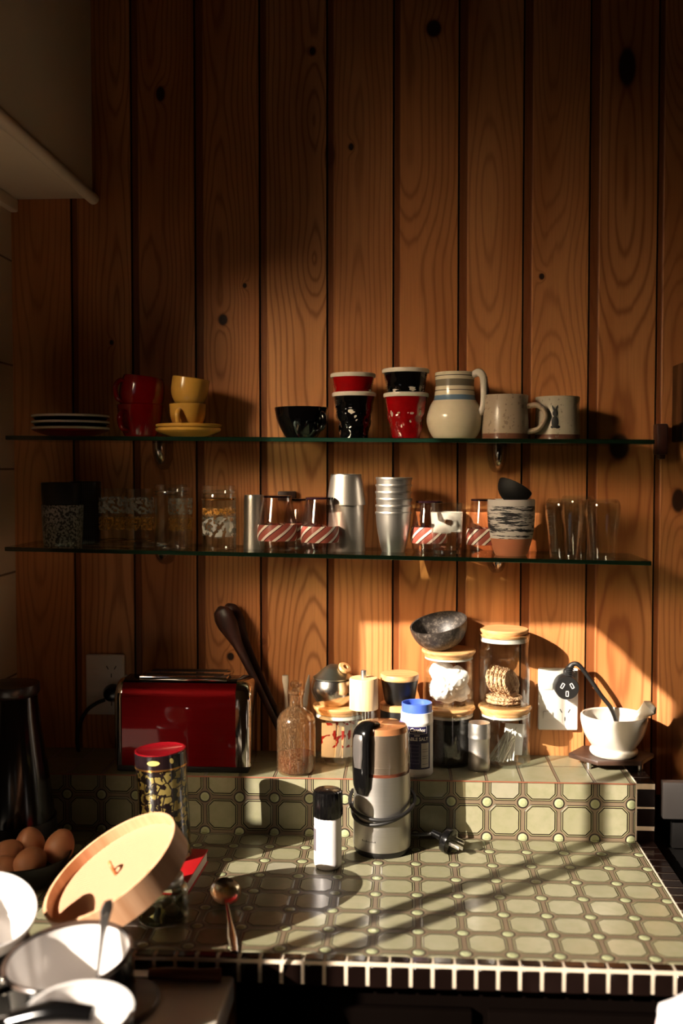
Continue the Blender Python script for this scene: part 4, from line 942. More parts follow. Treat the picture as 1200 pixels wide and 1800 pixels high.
# ------------------------------------------------------------------ lettering helper
def text_bm(body, size, align='CENTER', shear=0.0, offset=0.0, sx=1.0):
    cu = bpy.data.curves.new('lettering', 'FONT'); cu.body = body; cu.size = size; cu.align_x = align; cu.align_y = 'CENTER'; cu.shear = shear; cu.offset = offset; cu.fill_mode = 'FRONT'; cu.resolution_u = 3
    to = bpy.data.objects.new('lettering', cu); COL.objects.link(to); bpy.context.view_layer.update()
    me = to.to_mesh(); bm = B(); bm.from_mesh(me); to.to_mesh_clear(); bpy.data.objects.remove(to); bpy.data.curves.remove(cu)
    for v in bm.verts: v.co.x *= sx
    return bm
def wrap(bm, r, a0, z, tilt=0.0):
    bmesh.ops.subdivide_edges(bm, edges=[e for e in bm.edges if e.calc_length() > 0.004], cuts=2)
    for v in bm.verts:
        a = a0 + v.co.x / r; zz_ = z + v.co.y + tilt * v.co.x; v.co = Vector((r * math.cos(a), r * math.sin(a), zz_))
    return bm
def patch(bm, r, a0, u0, u1, z0, z1, mi=0, n=16):
    R_ = []
    for i in range(n + 1):
        a = a0 + (u0 + (u1 - u0) * i / n) / r; R_.append([bm.verts.new((r * math.cos(a), r * math.sin(a), z)) for z in (z0, z1)])
    for a, b in zip(R_, R_[1:]):
        f = bm.faces.new((a[0], b[0], b[1], a[1])); f.material_index = mi
FR = -PI / 2

# table salt
L = stand(732, 1367, 28, LEDGE); s = thing('salt_container', 'white plastic salt container with blue lid and navy label', 'salt container', L); m_ = mpp(L.y); r_ = 29 * m_
Z = lambda py: at(732, py, Y=L.y - r_).z - L.z
bm = B(); zt = Z(1257)
lathe(bm, [(0, 0), (r_ * 0.93, 0), (r_, 0.003), (r_, 0.010), (r_ * 0.985, 0.011), (r_ * 0.985, Z(1276)), (r_, Z(1275)), (r_, Z(1271)), (r_ * 0.98, Z(1270)), (r_ * 0.98, zt + 0.001), (0, zt + 0.001)], 56); obj('body', bm, M_white, s)
bm = B(); zr = Z(1241); rc_ = 26.8 * m_
lathe(bm, [(rc_, zt), (rc_ * 1.0, zr), (rc_ - 0.0012, zr + 0.0005), (rc_ - 0.0022, zr), (rc_ - 0.0022, zr - 0.008), (0, zr - 0.008)], 56); lathe(bm, [(0, zt), (rc_, zt)], 56); obj('lid', bm, pm('blue_plastic', (70, 100, 190), 0.35, var=0.05), s)
M_navy = pm('navy_print', (36, 30, 72), 0.4); rl = r_ * 0.985 + 0.0003
bm = B(); patch(bm, rl, FR, -0.026, 0.0262, Z(1353), Z(1277), n=30); lb = obj('label', bm, M_navy, s)
bm = B(); patch(bm, rl + 0.0002, FR, 0.0075, 0.0225, Z(1350), Z(1307), n=12); obj('printed_panel', bm, pm('label_grey', (200, 192, 186), 0.5), lb)
bm = B()
for py in (1318, 1322, 1330, 1334, 1344): patch(bm, rl + 0.0004, FR, 0.0095, 0.0205, Z(py) - 0.0003, Z(py) + 0.0003, n=8)
obj('printed_lines', bm, M_navy, lb)
bm = B(); wrap(text_bm('Cerebos', 0.0092, shear=0.35, offset=0.0002, sx=0.86), rl + 0.0004, FR + 0.02, Z(1284)).to_mesh(me := bpy.data.meshes.new('x'))
bm.from_mesh(me)
for dz in (-0.0062, 0.0062): patch(bm, rl + 0.0004, FR, -0.0165, 0.0180, Z(1284) + dz - 0.0003, Z(1284) + dz + 0.0003)
for u in (-0.0168, 0.0180): patch(bm, rl + 0.0004, FR, u - 0.0003, u + 0.0003, Z(1284) - 0.0062, Z(1284) + 0.0062, n=1)
obj('lettering', bm, M_plugw, lb, smooth=False)
obj('lettering', wrap(text_bm('TABLE SALT', 0.0082, offset=0.0002, sx=0.95), rl + 0.0004, FR, Z(1300)), M_plugw, lb, smooth=False)
bm = B()
for k in range(5): patch(bm, rl + 0.0004, FR, -0.0045 + k * 0.0019, -0.0032 + k * 0.0019, Z(1293.5) - 0.0009, Z(1293.5) + 0.0009, n=1)
obj('lettering', bm, M_plugw, lb, smooth=False)
bm = B()
for k in range(6): patch(bm, rl + 0.0004, FR, -0.017, 0.004, Z(1310 + k * 6.5) - 0.00025, Z(1310 + k * 6.5) + 0.00025, n=8)
for u in (-0.017, -0.010, 0.004): patch(bm, rl + 0.0004, FR, u - 0.0002, u + 0.0002, Z(1342), Z(1310), n=1)
obj('printed_table', bm, pm('label_violet_grey', (120, 112, 140), 0.5), lb)

# steel shaker
L = stand(841.5, 1357, 18, LEDGE); s = thing('steel_shaker', 'small cylindrical steel shaker in front of the right jars', 'shaker', L); pr = prof(841.5, L, [(18, 1357), (19, 1354), (19.3, 1340), (18.5, 1338), (18.6, 1304), (19.3, 1301)])
bm = B(); lathe(bm, [(0, pr[0][1])] + pr + [(0, pr[-1][1])], 48); bmz = pr[0][1]; obj('body', bm, M_steel, s, loc=(0, 0, -bmz))
pr = prof(841.5, L, [(19.6, 1301), (19.6, 1297), (19, 1295), (19.5, 1292), (19, 1289), (19.5, 1280), (18.5, 1274)]); bm = B(); lathe(bm, [(0, pr[0][1])] + pr + [(0, pr[-1][1] + 0.001)], 48); obj('lid', bm, M_steel, s, loc=(0, 0, -bmz))

# bottle with amber vinegar
L = stand(520.5, 1366, 33, LEDGE); s = thing('glass_bottle', 'clear stoppered bottle with a little amber liquid on the ledge', 'bottle', L)
pr = prof(520.5, L, [(31, 1366), (34, 1361), (34.5, 1352), (34.5, 1290), (34, 1274), (29, 1262), (20, 1252), (13, 1245), (12, 1238), (12, 1224), (15, 1221), (15, 1217)]); z_ = pr[0][1]; pr = [(a, b - z_) for a, b in pr]
bm = B(); pi = [(a - 0.002, b) for a, b in reversed(pr)]; lathe(bm, [(0, 0)] + pr + pi[:-1] + [(pi[-1][0], 0.003), (0, 0.003)], 64)
M_amb = glass('amber_glass', (0.93, 0.81, 0.66), 0.8, decor=lambda t, o, x, y, z: (t.m_('ADD', 0.03, t.m_('MULTIPLY', t.ss(t.noise(o, 420, 2), 0.5, 0.70), 0.12)), (0.62, 0.40, 0.22, 1))); obj('body', bm, M_amb, s)
bm = B(); ri = 34.5 * mpp(L.y) - 0.0026; zl = at(520.5, 1333, Y=L.y - 0.032).z - L.z - z_; lathe(bm, [(0, 0.0034), (ri - 0.002, 0.0034), (ri, 0.006), (ri, zl), (0, zl)], 48)
t = NT('amber_liquid'); o, x, y, z = t.co(); lw = t.n('LayerWeight', {0: 0.2})
tr = t.n('BsdfTransparent', {0: (*lin((190, 112, 44)), 1)}); df = t.n('BsdfPrincipled', {'Base Color': (*lin((84, 40, 14)), 1), 'Roughness': 0.1}); mx = t.n('MixShader', {0: t.m_('ADD', 0.55, t.m_('MULTIPLY', lw.outputs['Facing'], 0.3)), 1: tr.outputs[0], 2: df.outputs[0]}); t.t.links.new(mx.outputs[0], t.out.inputs[0])
obj('amber_liquid', bm, t.m, s)
bm = B(); zl = pr[-1][1]; lathe(bm, [(0, zl - 0.018), (0.008, zl - 0.018), (0.0092, zl + 0.0002), (0.0062, zl + 0.002), (0.006, zl + 0.005), (0.0100, zl + 0.007), (0.0105, zl + 0.013), (0.0085, zl + 0.0165), (0, zl + 0.017)], 8); obj('stopper', bm, glass('stopper_glass', (0.95, 0.93, 0.9), 1.0, base=0.12), s, sharp=20)

# utensil glass with spoons behind the bottle
YU2 = -0.040; L = Vector((at(513, 1290, Y=YU2).x, YU2, LEDGE)); s = thing('utensil_glass', 'clear glass holding wooden and metal spoons behind the bottle', 'glass', L); r_ = 27.5 * mpp(YU2); zt = at(513, 1246, Y=YU2 - r_).z - L.z
bm = B(); lathe(bm, shell([(r_ * 0.9, 0), (r_ * 0.92, 0.004), (r_, zt)], 0.0018, 0.005), 48); obj('body', bm, M_glass, s)
def P3(x_, y_, Y_): return at(x_, y_, Y=Y_)
def spoon_obj(name, pts_, radii, mat, label, flat=0.5, cat='spoon', up=(0, 1, 0), group=None, n=8):
    o0 = Vector(pts_[-1]); bm = B(); tube(bm, [Vector(p) - o0 for p in pts_], radii, 14, flat, up=up, n=n); return tag(obj(name, bm, mat, loc=o0), label, cat, group)
def wspoon(x0, y0, Y0, x1, y1, Y1, hw, label, turn):
    a, b = P3(x0, y0, Y0), P3(x1, y1, Y1); d = (b - a); ln = d.length; d.normalize()
    rs = [0.003, 0.75 * hw, hw, hw * 0.98, 0.75 * hw, 0.50 * hw, 0.40 * hw, 0.34 * hw, 0.30 * hw, 0.28 * hw, 0.26 * hw]
    fr = [0, 0.025, 0.07, 0.12, 0.18, 0.25, 0.33, 0.45, 0.6, 0.8, 1.0]
    return spoon_obj('wooden_spoon', [a + d * (ln * f) + Vector((0, 0, 0)) for f in fr], rs, M_darkwood, label, 0.55, up=(math.sin(turn), math.cos(turn), 0), group='dark wooden spoons', n=4)
wspoon(385, 1066, -0.034, 516, 1335, -0.046, 0.0215, 'front dark wooden spoon leaning left out of the utensil glass', 0.35)
wspoon(399, 1061, -0.0125, 522, 1330, -0.030, 0.0190, 'rear dark wooden spoon behind the other one', 0.1)
a = P3(501, 1187, -0.050); b = P3(507, 1325, -0.048); spoon_obj('ceramic_spoon', [a, a * 0.93 + b * 0.07, a * 0.8 + b * 0.2, a * 0.72 + b * 0.28, b], [0.0056, 0.0060, 0.0036, 0.0032, 0.0030], M_cer, 'white ceramic spoon handle sticking up beside the bottle stopper', 0.7)
a = P3(543, 1186, -0.040); b = P3(524, 1320, -0.036); spoon_obj('steel_knife', [a, a * 0.85 + b * 0.15, a * 0.6 + b * 0.4, b], [0.0010, 0.0042, 0.0050, 0.0035], M_steel, 'slim steel butter knife standing right of the bottle stopper', 0.25, 'knife')

# ------------------------------------------------------------------ mortar, pestle, trivet
zt_ = LEDGE + 0.021; Lm = stand(1078, 1336, 40, zt_)
hx = thing('trivet', 'dark wooden six-sided trivet on small feet under the mortar', 'trivet', (Lm.x - 0.003, Lm.y + 0.006, LEDGE))
bm = B(); vs = []
for z_ in (0.0125, 0.0205):
    vs.append([bm.verts.new((0.077 * math.cos(PI / 3 * k + 0.06), 0.060 * math.sin(PI / 3 * k + 0.06), z_)) for k in range(6)])
for k in range(6): bm.faces.new((vs[0][k], vs[0][(k + 1) % 6], vs[1][(k + 1) % 6], vs[1][k]))
bm.faces.new(vs[0]); bm.faces.new(vs[1]); bmesh.ops.bevel(bm, geom=bm.edges[:], offset=0.0008, segments=1, affect='EDGES'); obj('board', bm, woodm('trivet_wood', (70, 48, 36), (40, 26, 20), 0, 0.6), hx)
for (a_, b_) in ((-0.045, -0.03), (0.045, -0.03), (-0.045, 0.03), (0.045, 0.03)):
    bm = B(); lathe(bm, [(0, 0), (0.004, 0), (0.005, 0.0124), (0, 0.0124)], 12, M=Matrix.Translation((a_, b_, 0))); obj('foot', bm, M_steel, hx)
s = thing('mortar', 'white marble mortar bowl on the dark trivet', 'mortar', Lm)
pr = prof(1078, Lm, [(38, 1336), (41, 1332), (41, 1326), (37, 1320), (43, 1311), (52, 1294), (57, 1272), (57, 1260)]); z_ = pr[0][1]; pr = [(a, b - z_) for a, b in pr]
zr = at(1078, 1271, Y=Lm.y - 57 * mpp(Lm.y)).z - Lm.z; sc_ = zr / pr[-1][1]; pr = smoothprof([(a, b * sc_) for a, b in pr], 4)
M_marb = pm('white_marble', (208, 200, 186), 0.3, var=0.05, sc=18)
bm = B(); lathe(bm, shell(pr, 0.0055, 0.02), 64); obj('bowl', bm, M_marb, s)
a = at(1141, 1244, Y=Lm.y - 0.010); b = Vector((Lm.x - 0.004, Lm.y + 0.004, Lm.z + 0.024)); d = a - b
bm = B(); fr = [0, 0.07, 0.2, 0.34, 0.55, 0.75, 0.86, 0.92, 1.0]; rs = [0.008, 0.017, 0.019, 0.016, 0.0115, 0.0100, 0.0130, 0.0150, 0.0080]; tube(bm, [d * (f * 1.10) for f in fr], rs, 20, n=4)
tag(obj('pestle', bm, M_marb, loc=b), 'white marble pestle leaning over the right rim of the mortar', 'pestle')

# ------------------------------------------------------------------ things on the worktop
# coffee grinder
L = stand(671, 1511, 50, 0.0); L.y = min(L.y, RY - 0.052); L.x = at(671, 1450, Y=L.y).x; m_ = mpp(L.y)
s = thing('coffee_grinder', 'brushed steel electric coffee grinder wrapped in its cord, black lever at front', 'coffee grinder', L)
rg = 51 * m_; Z = lambda py, rr_=None: at(671, py, Y=L.y - (rr_ or rg)).z - L.z
bm = B(); lathe(bm, [(0, 0), (rg * 0.93, 0), (rg * 0.97, 0.004), (rg * 0.97, 0.010), (0, 0.010)], 64); obj('base', bm, M_blackm, s)
bm = B(); lathe(bm, [(0, 0.010), (rg * 0.99, 0.010), (rg, 0.014), (rg, Z(1440)), (rg * 0.985, Z(1436)), (rg * 0.985, Z(1384)), (rg * 0.97, Z(1369)), (0, Z(1369))], 72); obj('steel_body', bm, M_steel, s)
r2_ = 47 * m_; bm = B(); lathe(bm, [(0, Z(1369)), (rg * 0.955, Z(1369)), (rg * 0.955, Z(1364)), (0, Z(1364))], 64); obj('seam_ring', bm, pm('brown_ring', (92, 48, 32), 0.3), s)
bm = B(); lathe(bm, [(0, Z(1364)), (r2_, Z(1364)), (r2_ * 1.0, Z(1352)), (r2_ * 0.99, Z(1352)), (r2_ * 0.97, Z(1296)), (0, Z(1296))], 64); obj('steel_cup', bm, M_steel, s)
bm = B(); zz1, zz2, zz3 = Z(1364), Z(1300), Z(1284); lathe(bm, [(r2_ + 0.0025, zz1), (r2_ + 0.0020, zz2), (r2_ * 0.93, zz3 - 0.001), (r2_ * 0.86, zz3), (0, zz3 + 0.001)], 64); obj('clear_lid', bm, glass('smoky_lid', (0.92, 0.84, 0.76), 0.9), s)
bm = B(); lathe(bm, [(0, Z(1296)), (r2_ * 0.96, Z(1296)), (r2_ * 0.90, zz3 - 0.002), (r2_ * 0.55, zz3 - 0.0012), (0, zz3 - 0.0012)], 48); obj('ground_coffee_cap', bm, pm('tan_cap', (178, 128, 90), 0.45, var=0.15), s)
# lever: black tongue that starts on the lid and runs down the front left
aL = math.radians(-90 - 41); bm = B(); ca, sa = math.cos(aL), math.sin(aL)
lp = [(r2_ * 0.35, zz3 + 0.002), (r2_ * 0.78, zz3 + 0.0045), (r2_ * 1.06, zz3 - 0.003), (r2_ * 1.16, Z(1300)), (r2_ * 1.17, Z(1330)), (r2_ * 1.17, Z(1360)), (r2_ * 1.15, Z(1385)), (rg * 1.02, Z(1400))]
tube(bm, [(a * ca, a * sa, b) for a, b in lp], [0.010, 0.014, 0.0165, 0.0175, 0.0175, 0.0175, 0.0165, 0.011], 20, 0.42, up=(ca, sa, 0.25)); lv = obj('lever', bm, M_black, s)
bm = B(); tube(bm, [((a + 0.0072) * ca, (a + 0.0072) * sa, b) for a, b in ((r2_ * 1.10, Z(1294)), (r2_ * 1.16, Z(1304)), (r2_ * 1.17, Z(1330)), (r2_ * 1.165, Z(1352)))], [0.0085, 0.0105, 0.0105, 0.0075], 16, 0.22, up=(ca, sa, 0)); obj('metal_inlay', bm, pm('grey_inlay', (128, 122, 118), 0.3, metal=0.7), lv)
# cord wound round the body, then the loose plug
bm = B(); pth = []
for k in range(0, 58):
    a = math.radians(-200 + k * 12.5); u_ = k / 57
    zc_ = Z(1418) - 0.020 * u_ + 0.018 * math.cos(a - math.radians(90 - 60 * u_)); pth.append(((rg + 0.0045 + 0.0035 * math.sin(u_ * 9)) * math.cos(a), (rg + 0.0045) * math.sin(a), zc_))
pl = at(787, 1477, Z=0.0225) - L - Vector((0.80, -0.52, -0.22)).normalized() * 0.028
ex = Vector(pth[-1]); pth += [tuple(ex.lerp(pl, 0.35) + Vector((0.012, -0.004, -0.012))), tuple(ex.lerp(pl, 0.75) + Vector((0, -0.002, -0.012))), tuple(pl)]
tube(bm, pth, 0.0031, 10, n=2); cdo = obj('cord', bm, M_rubber, s)
ax_ = Vector((0.80, -0.52, -0.22)).normalized(); pc = at(787, 1477, Z=0.0225) - L; q4 = ax_.to_track_quat('Z', 'Y').to_matrix().to_4x4(); Mt = Matrix.Translation(pc) @ q4 @ Matrix.Scale(1.15, 4)
bm = B(); lathe(bm, [(0, -0.026), (0.005, -0.026), (0.006, -0.012), (0.012, -0.008), (0.0175, -0.004), (0.0185, 0.0), (0.0185, 0.005), (0.0165, 0.0062), (0, 0.0065)], 36, M=Mt); pg = obj('plug', bm, M_black, cdo)
bm = B()
for dx, dy in ((0.006, 0.0045), (0.006, -0.0045), (-0.007, 0)): box(bm, (dx, dy, 0.0145), (0.0014, 0.0055, 0.017), 0.0003, 1, M=Mt)
obj('pins', bm, M_chrome, pg)
# small print on the grinder
bm = B()
for k, hk in enumerate((2, 1, 1, 2, 1, 1, 1, 2, 1, 2)):                 # the maker's name is too small to read: letter-sized strokes
    patch(bm, rg + 0.0004, math.radians(-90 - 26), -0.0125 + k * 0.0026, -0.0112 + k * 0.0026, Z(1483), Z(1483) + 0.0011 * hk + 0.0004, n=1)
obj('lettering', bm, M_blackm, s, smooth=False)

# salt grinder bottle
L = stand(576, 1531, 23, 0.0); s = thing('salt_grinder', 'small white salt grinder bottle with black cap at the front of the worktop', 'salt grinder', L)
pr = smoothprof(prof(576, L, [(21, 1531), (24.5, 1526), (24.8, 1510), (24.5, 1450), (24, 1443)]), 4); z_ = pr[0][1]; pr = [(a, b - z_) for a, b in pr]
bm = B(); lathe(bm, [(0, 0)] + pr + [(0, pr[-1][1])], 48); obj('body', bm, pm('salt_white', (238, 232, 232), 0.3, var=0.05), s)
pr2 = prof(576, L, [(25, 1443), (26.3, 1440), (26.3, 1404), (25, 1398), (21, 1394)]); pr2 = [(a, b - z_) for a, b in pr2]
def rib(r, z, a): return (r + 0.0004 * math.sin(a * 24), z)
bm = B(); lathe(bm, [(0, pr2[0][1])] + pr2 + [(0, pr2[-1][1] + 0.001)], 96, fn=rib); obj('cap', bm, M_black, s)
bm = B(); r_ = 24.9 * mpp(L.y); patch(bm, r_ + 0.0003, FR - 0.95, -0.010, 0.001, 0.028, 0.064); obj('label_edge', bm, pm('grey_print', (96, 88, 92), 0.5), s)

# tin, book, small jar
L = Vector((at(293, 1500, Y=-0.335).x, -0.335, 0.024)); TLN = math.radians(4.5)
b0_ = at(366, 1492, Z=0.022); b1_ = at(330, 1549, Z=0.022)
dv = (b0_ - b1_).normalized(); nv = Vector((-dv.y, dv.x, 0)); w_b, l_b = 0.13, max(0.105, (b0_ - b1_).length)
bc = b0_ - dv * (l_b / 2) + nv * (w_b / 2); an = math.atan2(dv.y, dv.x)
s = thing('book', 'red book with white page edges lying under the patterned tin', 'book', (bc.x, bc.y, 0.0), (0, 0, an))
M_redc = pm('red_cloth_cover', (176, 16, 22), 0.5)
bm = B(); box(bm, (0, 0, 0.0102), (l_b - 0.004, w_b - 0.004, 0.017), 0.0005); obj('pages', bm, pm('page_white', (228, 218, 200), 0.8, stretch=(1, 1, 60), sc=40), s)
for z_, nm in ((0.0012, 'back_cover'), (0.0202, 'front_cover')):
    bm = B(); box(bm, (0, 0, z_), (l_b, w_b, 0.0022), 0.0006); obj(nm, bm, M_redc, s)
L.z = 0.0216
s = thing('patterned_tin', 'tall black tin with gold leaf pattern and a red lid, standing on the book', 'tin', L, (0, -math.radians(3), 0.3))
r_ = 45 * mpp(L.y); Z = lambda py: at(293, py, Y=L.y - r_).z - L.z
t = NT('gold_leaf_print'); o, x, y, z = t.co(); an_ = t.m_('MULTIPLY', t.m_('ARCTAN2', y, x), 0.040)
vec = t.comb(an_, z, 0.0); vo = t.n('TexVoronoi', {'Vector': vec, 'Scale': 62.0, 'Randomness': 0.9}, voronoi_dimensions='2D'); ve = t.n('TexVoronoi', {'Vector': vec, 'Scale': 62.0, 'Randomness': 0.9}, voronoi_dimensions='2D', feature='DISTANCE_TO_EDGE')
nz = t.noise(vec, 130, 3)
msk = t.m_('MULTIPLY', t.ss(t.m_('ADD', ve.outputs[0], t.m_('MULTIPLY', nz, 0.10)), 0.10, 0.13), t.ss(t.m_('ADD', t.noise(vec, 95, 1.5), t.m_('MULTIPLY', t.noise(vec, 30, 1), 0.4)), 0.68, 0.71))
c = t.mix(msk, (*lin((22, 14, 14)), 1), t.mix(nz, (*lin((164, 146, 86)), 1), (*lin((130, 112, 58)), 1)))
t.pbr(Base_Color=c, Roughness=0.25, Metallic=t.m_('MULTIPLY', msk, 0.4), Coat_Weight=0.4); M_tin = t.m
ztin = Z(1352)
bm = B(); lathe(bm, [(0, 0), (r_ - 0.001, 0), (r_, 0.001), (r_, ztin), (0, ztin)], 64); obj('body', bm, M_tin, s)
zl1 = Z(1329); bm = B(); lathe(bm, [(r_ + 0.0002, ztin - 0.001), (r_ + 0.0012, ztin - 0.001), (r_ + 0.0012, zl1 - 0.001), (r_ + 0.0002, zl1), (r_ - 0.001, zl1), (r_ + 0.0002, ztin - 0.001)], 64); obj('lid_band', bm, pm('tin_lid_black', (26, 16, 18), 0.2, coat=0.4), s)
bm = B(); lathe(bm, [(r_ + 0.0004, zl1 - 0.0004), (r_ + 0.0004, zl1 + 0.0012), (r_ - 0.002, zl1 + 0.0016), (r_ - 0.005, zl1 - 0.0002), (0, zl1 - 0.0002)], 64); obj('lid_top', bm, pm('tin_lid_red', (112, 10, 18), 0.25, coat=0.4), s)
bm = B(); lathe(bm, [(r_ + 0.0004, ztin - 0.0035), (r_ + 0.0016, ztin - 0.0035), (r_ + 0.0016, ztin - 0.0008), (r_ + 0.0004, ztin - 0.0008), (r_ + 0.0004, ztin - 0.0035)], 64); obj('gold_bead', bm, M_gold, s)
M_goldp = pm('gold_print', (206, 184, 104), 0.3)
bm = B(); decal(bm, r_ + 0.0012, [(0.000, (ztin + zl1) / 2, 0.010, 0.004, 0, FR - 0.35), (0.0, (ztin + zl1) / 2 + 0.001, 0.003, 0.0045, 0.3, FR + 0.35)]); obj('lid_print', bm, M_goldp, s)
bm = B(); tb = wrap(text_bm('a di', 0.0080, sx=0.9), r_ + 0.0006, FR - 0.60, Z(1386), 0.1); obj('lettering', tb, M_blackm, s, smooth=False); bm.free()
obj('lettering', wrap(text_bm('ORT', 0.0080, sx=0.9), r_ + 0.0006, FR - 0.50, Z(1396), 0.12), M_blackm, s, smooth=False)

L = stand(286, 1632, 46, 0.0); s = thing('small_glass_jar', 'low glass jar with silver lid at the front left of the worktop', 'jar', L); m_ = mpp(L.y); r_ = 46 * m_
Z = lambda py, rr_=0.03: at(284, py, Y=L.y - rr_).z - L.z
bm = B(); hh = Z(1567); q = smoothprof([(r_ * 0.9, 0), (r_, 0.005), (r_, hh * 0.75), (r_ * 0.92, hh * 0.93), (r_ * 0.70, hh)], 4); lathe(bm, shell(q, 0.0025, 0.006), 56); obj('body', bm, glass('greenish_glass', (0.70, 0.71, 0.64), 1.3), s)
bm = B(); lathe(bm, [(0, hh), (r_ * 0.80, hh), (r_ * 0.82, hh + 0.001), (r_ * 0.82, hh + 0.010), (r_ * 0.78, hh + 0.012), (0, hh + 0.012)], 48); obj('lid', bm, M_alu, s)
for k, (dx, dy) in enumerate(((-0.018, -0.012), (0.006, 0.010), (0.016, -0.010))):
    bm = B(); ball(bm, (0, 0, 0), (0.0105, 0.0105, 0.008)); tag(obj('garlic_clove', bm, pm('garlic', (214, 204, 196), 0.5), loc=(L.x + dx, L.y + dy, L.z + 0.0150)), ('left', 'rear', 'right')[k] + ' pale clove lying in the low glass jar', 'clove', 'pale cloves in the low jar')

# spoon on the worktop
b0_, b1_ = at(396, 1578, Z=0.004), at(411, 1668, Z=0.004); s = thing('serving_spoon', 'silver spoon lying on the tiles left of the salt grinder, bowl away from the edge', 'spoon', (b0_.x, b0_.y, 0.0), (0, 0, math.atan2((b1_ - b0_).y, (b1_ - b0_).x)))
ln = (b1_ - b0_).length; bm = B(); rsx, rsy = 0.034, 0.0225
q = []
for i in range(9): a = i / 8 * PI / 2; q.append((math.sin(a), 0.008 - 0.0075 * math.cos(a)))
lathe(bm, [(0, q[0][1])] + [(a, b) for a, b in q[1:]] + [(0.96, q[-1][1])] + [(a * 0.96, b + 0.0011) for a, b in reversed(q[1:-1])] + [(0, q[0][1] + 0.0011)], 48, M=Matrix.Translation((0, 0, 0.006)) @ Matrix.Rotation(0.20, 4, 'Y') @ Matrix.Diagonal((rsx, rsy, 1.2, 1))); obj('bowl', bm, pm('worn_silver', (206, 198, 190), 0.2, metal=1.0, var=0.1), s)
bm = B(); tube(bm, [(rsx - 0.002, 0, 0.0085), (rsx + 0.010, 0, 0.0095), (ln * 0.55, 0, 0.0085), (ln * 0.80, 0, 0.0045), (ln + 0.004, 0, 0.0022)], [0.0032, 0.0024, 0.0034, 0.0062, 0.0048], 14, 0.32, up=(0, 0, 1)); obj('handle', bm, pm('worn_silver', (206, 198, 190), 0.2, metal=1.0, var=0.1), s)

# steamer lid
V_ = at(192, 1520, Y=-0.60); tc = (CAM - V_).normalized(); Rr = tc.cross(Vector((0, 0, 1))).normalized() * -1; Uu = tc.cross(Rr).normalized()
if Uu.z < 0: Uu = -Uu
if Rr.x < 0: Rr = -Rr
th_ = math.radians(34); perp = (-math.sin(th_)) * Rr + math.cos(th_) * Uu; axv = (0.40 * tc + 0.917 * perp).normalized()
rl_ = 136 * mpp(-0.60); Mq = axv.to_track_quat('Z', 'Y').to_euler(); dpt = 0.035
s = thing('steamer_lid', 'round bamboo steamer lid tilted against the tin, loop handle on its face', 'steamer lid', V_, Mq)
M_bent = woodm('bent_bamboo', (214, 168, 132), (184, 134, 96), 2, 0.4, 0.5)
bm = B(); lathe(bm, [(rl_ - 0.005, 0.0), (rl_, 0.0), (rl_, -dpt), (rl_ - 0.005, -dpt), (rl_ - 0.005, 0.0)], 72); bmesh.ops.bevel(bm, geom=[e for e in bm.edges if e.calc_length() > 0], offset=0.0006, segments=1, affect='EDGES') if False else None; obj('hoop', bm, M_bent, s)
t = NT('woven_bamboo'); o, x, y, z = t.co(); a_ = t.m_('SINE', t.m_('MULTIPLY', x, 900.0)); b_ = t.m_('SINE', t.m_('MULTIPLY', y, 900.0)); wv = t.m_('MULTIPLY', a_, b_)
t.pbr(Base_Color=t.mix(t.ss(wv, -0.6, 0.6), (*lin((206, 156, 122)), 1), (*lin((184, 132, 98)), 1)), Roughness=0.6, Normal=t.bump(wv, 0.0006)); M_weave = t.m
bm = B(); lathe(bm, [(0, -0.014), (rl_ - 0.0052, -0.016), (rl_ - 0.0052, -0.019), (0, -0.018)], 72); obj('woven_face', bm, M_weave, s)
hl = -0.0135; bm = B(); du = s.matrix_world
Mi = (Matrix.LocRotScale(V_, Mq, None)).inverted()
# loop handle rises from the centre of the face
tube(bm, [(-0.007, 0, hl - 0.001), (-0.009, 0.001, hl + 0.008), (-0.003, 0.002, hl + 0.015), (0.005, 0.001, hl + 0.012), (0.007, 0, hl - 0.001)], 0.0019, 10, 1.3, up=(0, 1, 0)); obj('loop_handle', bm, woodm('rattan', (206, 132, 80), (160, 92, 50), 2), s)

# eggs in a dark bowl
ey = -0.40; Lb = Vector((at(45, 1530, Y=ey).x, ey - 0.012, 0.0)); rb = 0.073
s = thing('egg_bowl', 'dark bowl holding the brown eggs', 'bowl', Lb)
bm = B(); lathe(bm, shell(smoothprof([(0.030, 0), (0.040, 0.004), (0.062, 0.026), (rb, 0.048)], 4), 0.003, 0.004), 48); obj('body', bm, M_blackm, s)
M_egg = pm('brown_eggshell', (202, 138, 98), 0.45, var=0.12, sc=40)
proto = None
for i, (px, py, Y_, tl, w_) in enumerate(((53, 1483, -0.375, 0.3, 'upper middle brown egg of the pile'), (105, 1488, -0.385, 0.1, 'rightmost brown egg of the pile'), (12, 1503, -0.405, 0.9, 'upper left brown egg, cut by the picture edge'), (54, 1516, -0.430, 1.2, 'lower middle brown egg at the front of the pile'), (6, 1530, -0.432, 0.6, 'lower left brown egg, cut by the picture edge'))):
    p = at(px, py, Y=Y_)
    if proto is None:
        bm = B(); lathe(bm, [(0, -0.0275)] + [(0.0222 * math.sin(PI * k / 14) * (1 - 0.10 * math.cos(PI * k / 14 + PI)), -0.0275 * math.cos(PI * k / 14)) for k in range(1, 14)] + [(0, 0.0275)], 32); o_ = proto = obj('egg', bm, M_egg)
    else: o_ = proto.copy(); COL.objects.link(o_)
    o_.location = p; o_.rotation_euler = (tl, 0.4 * i, 0.8 * i); tag(o_, w_, 'egg', 'brown eggs')

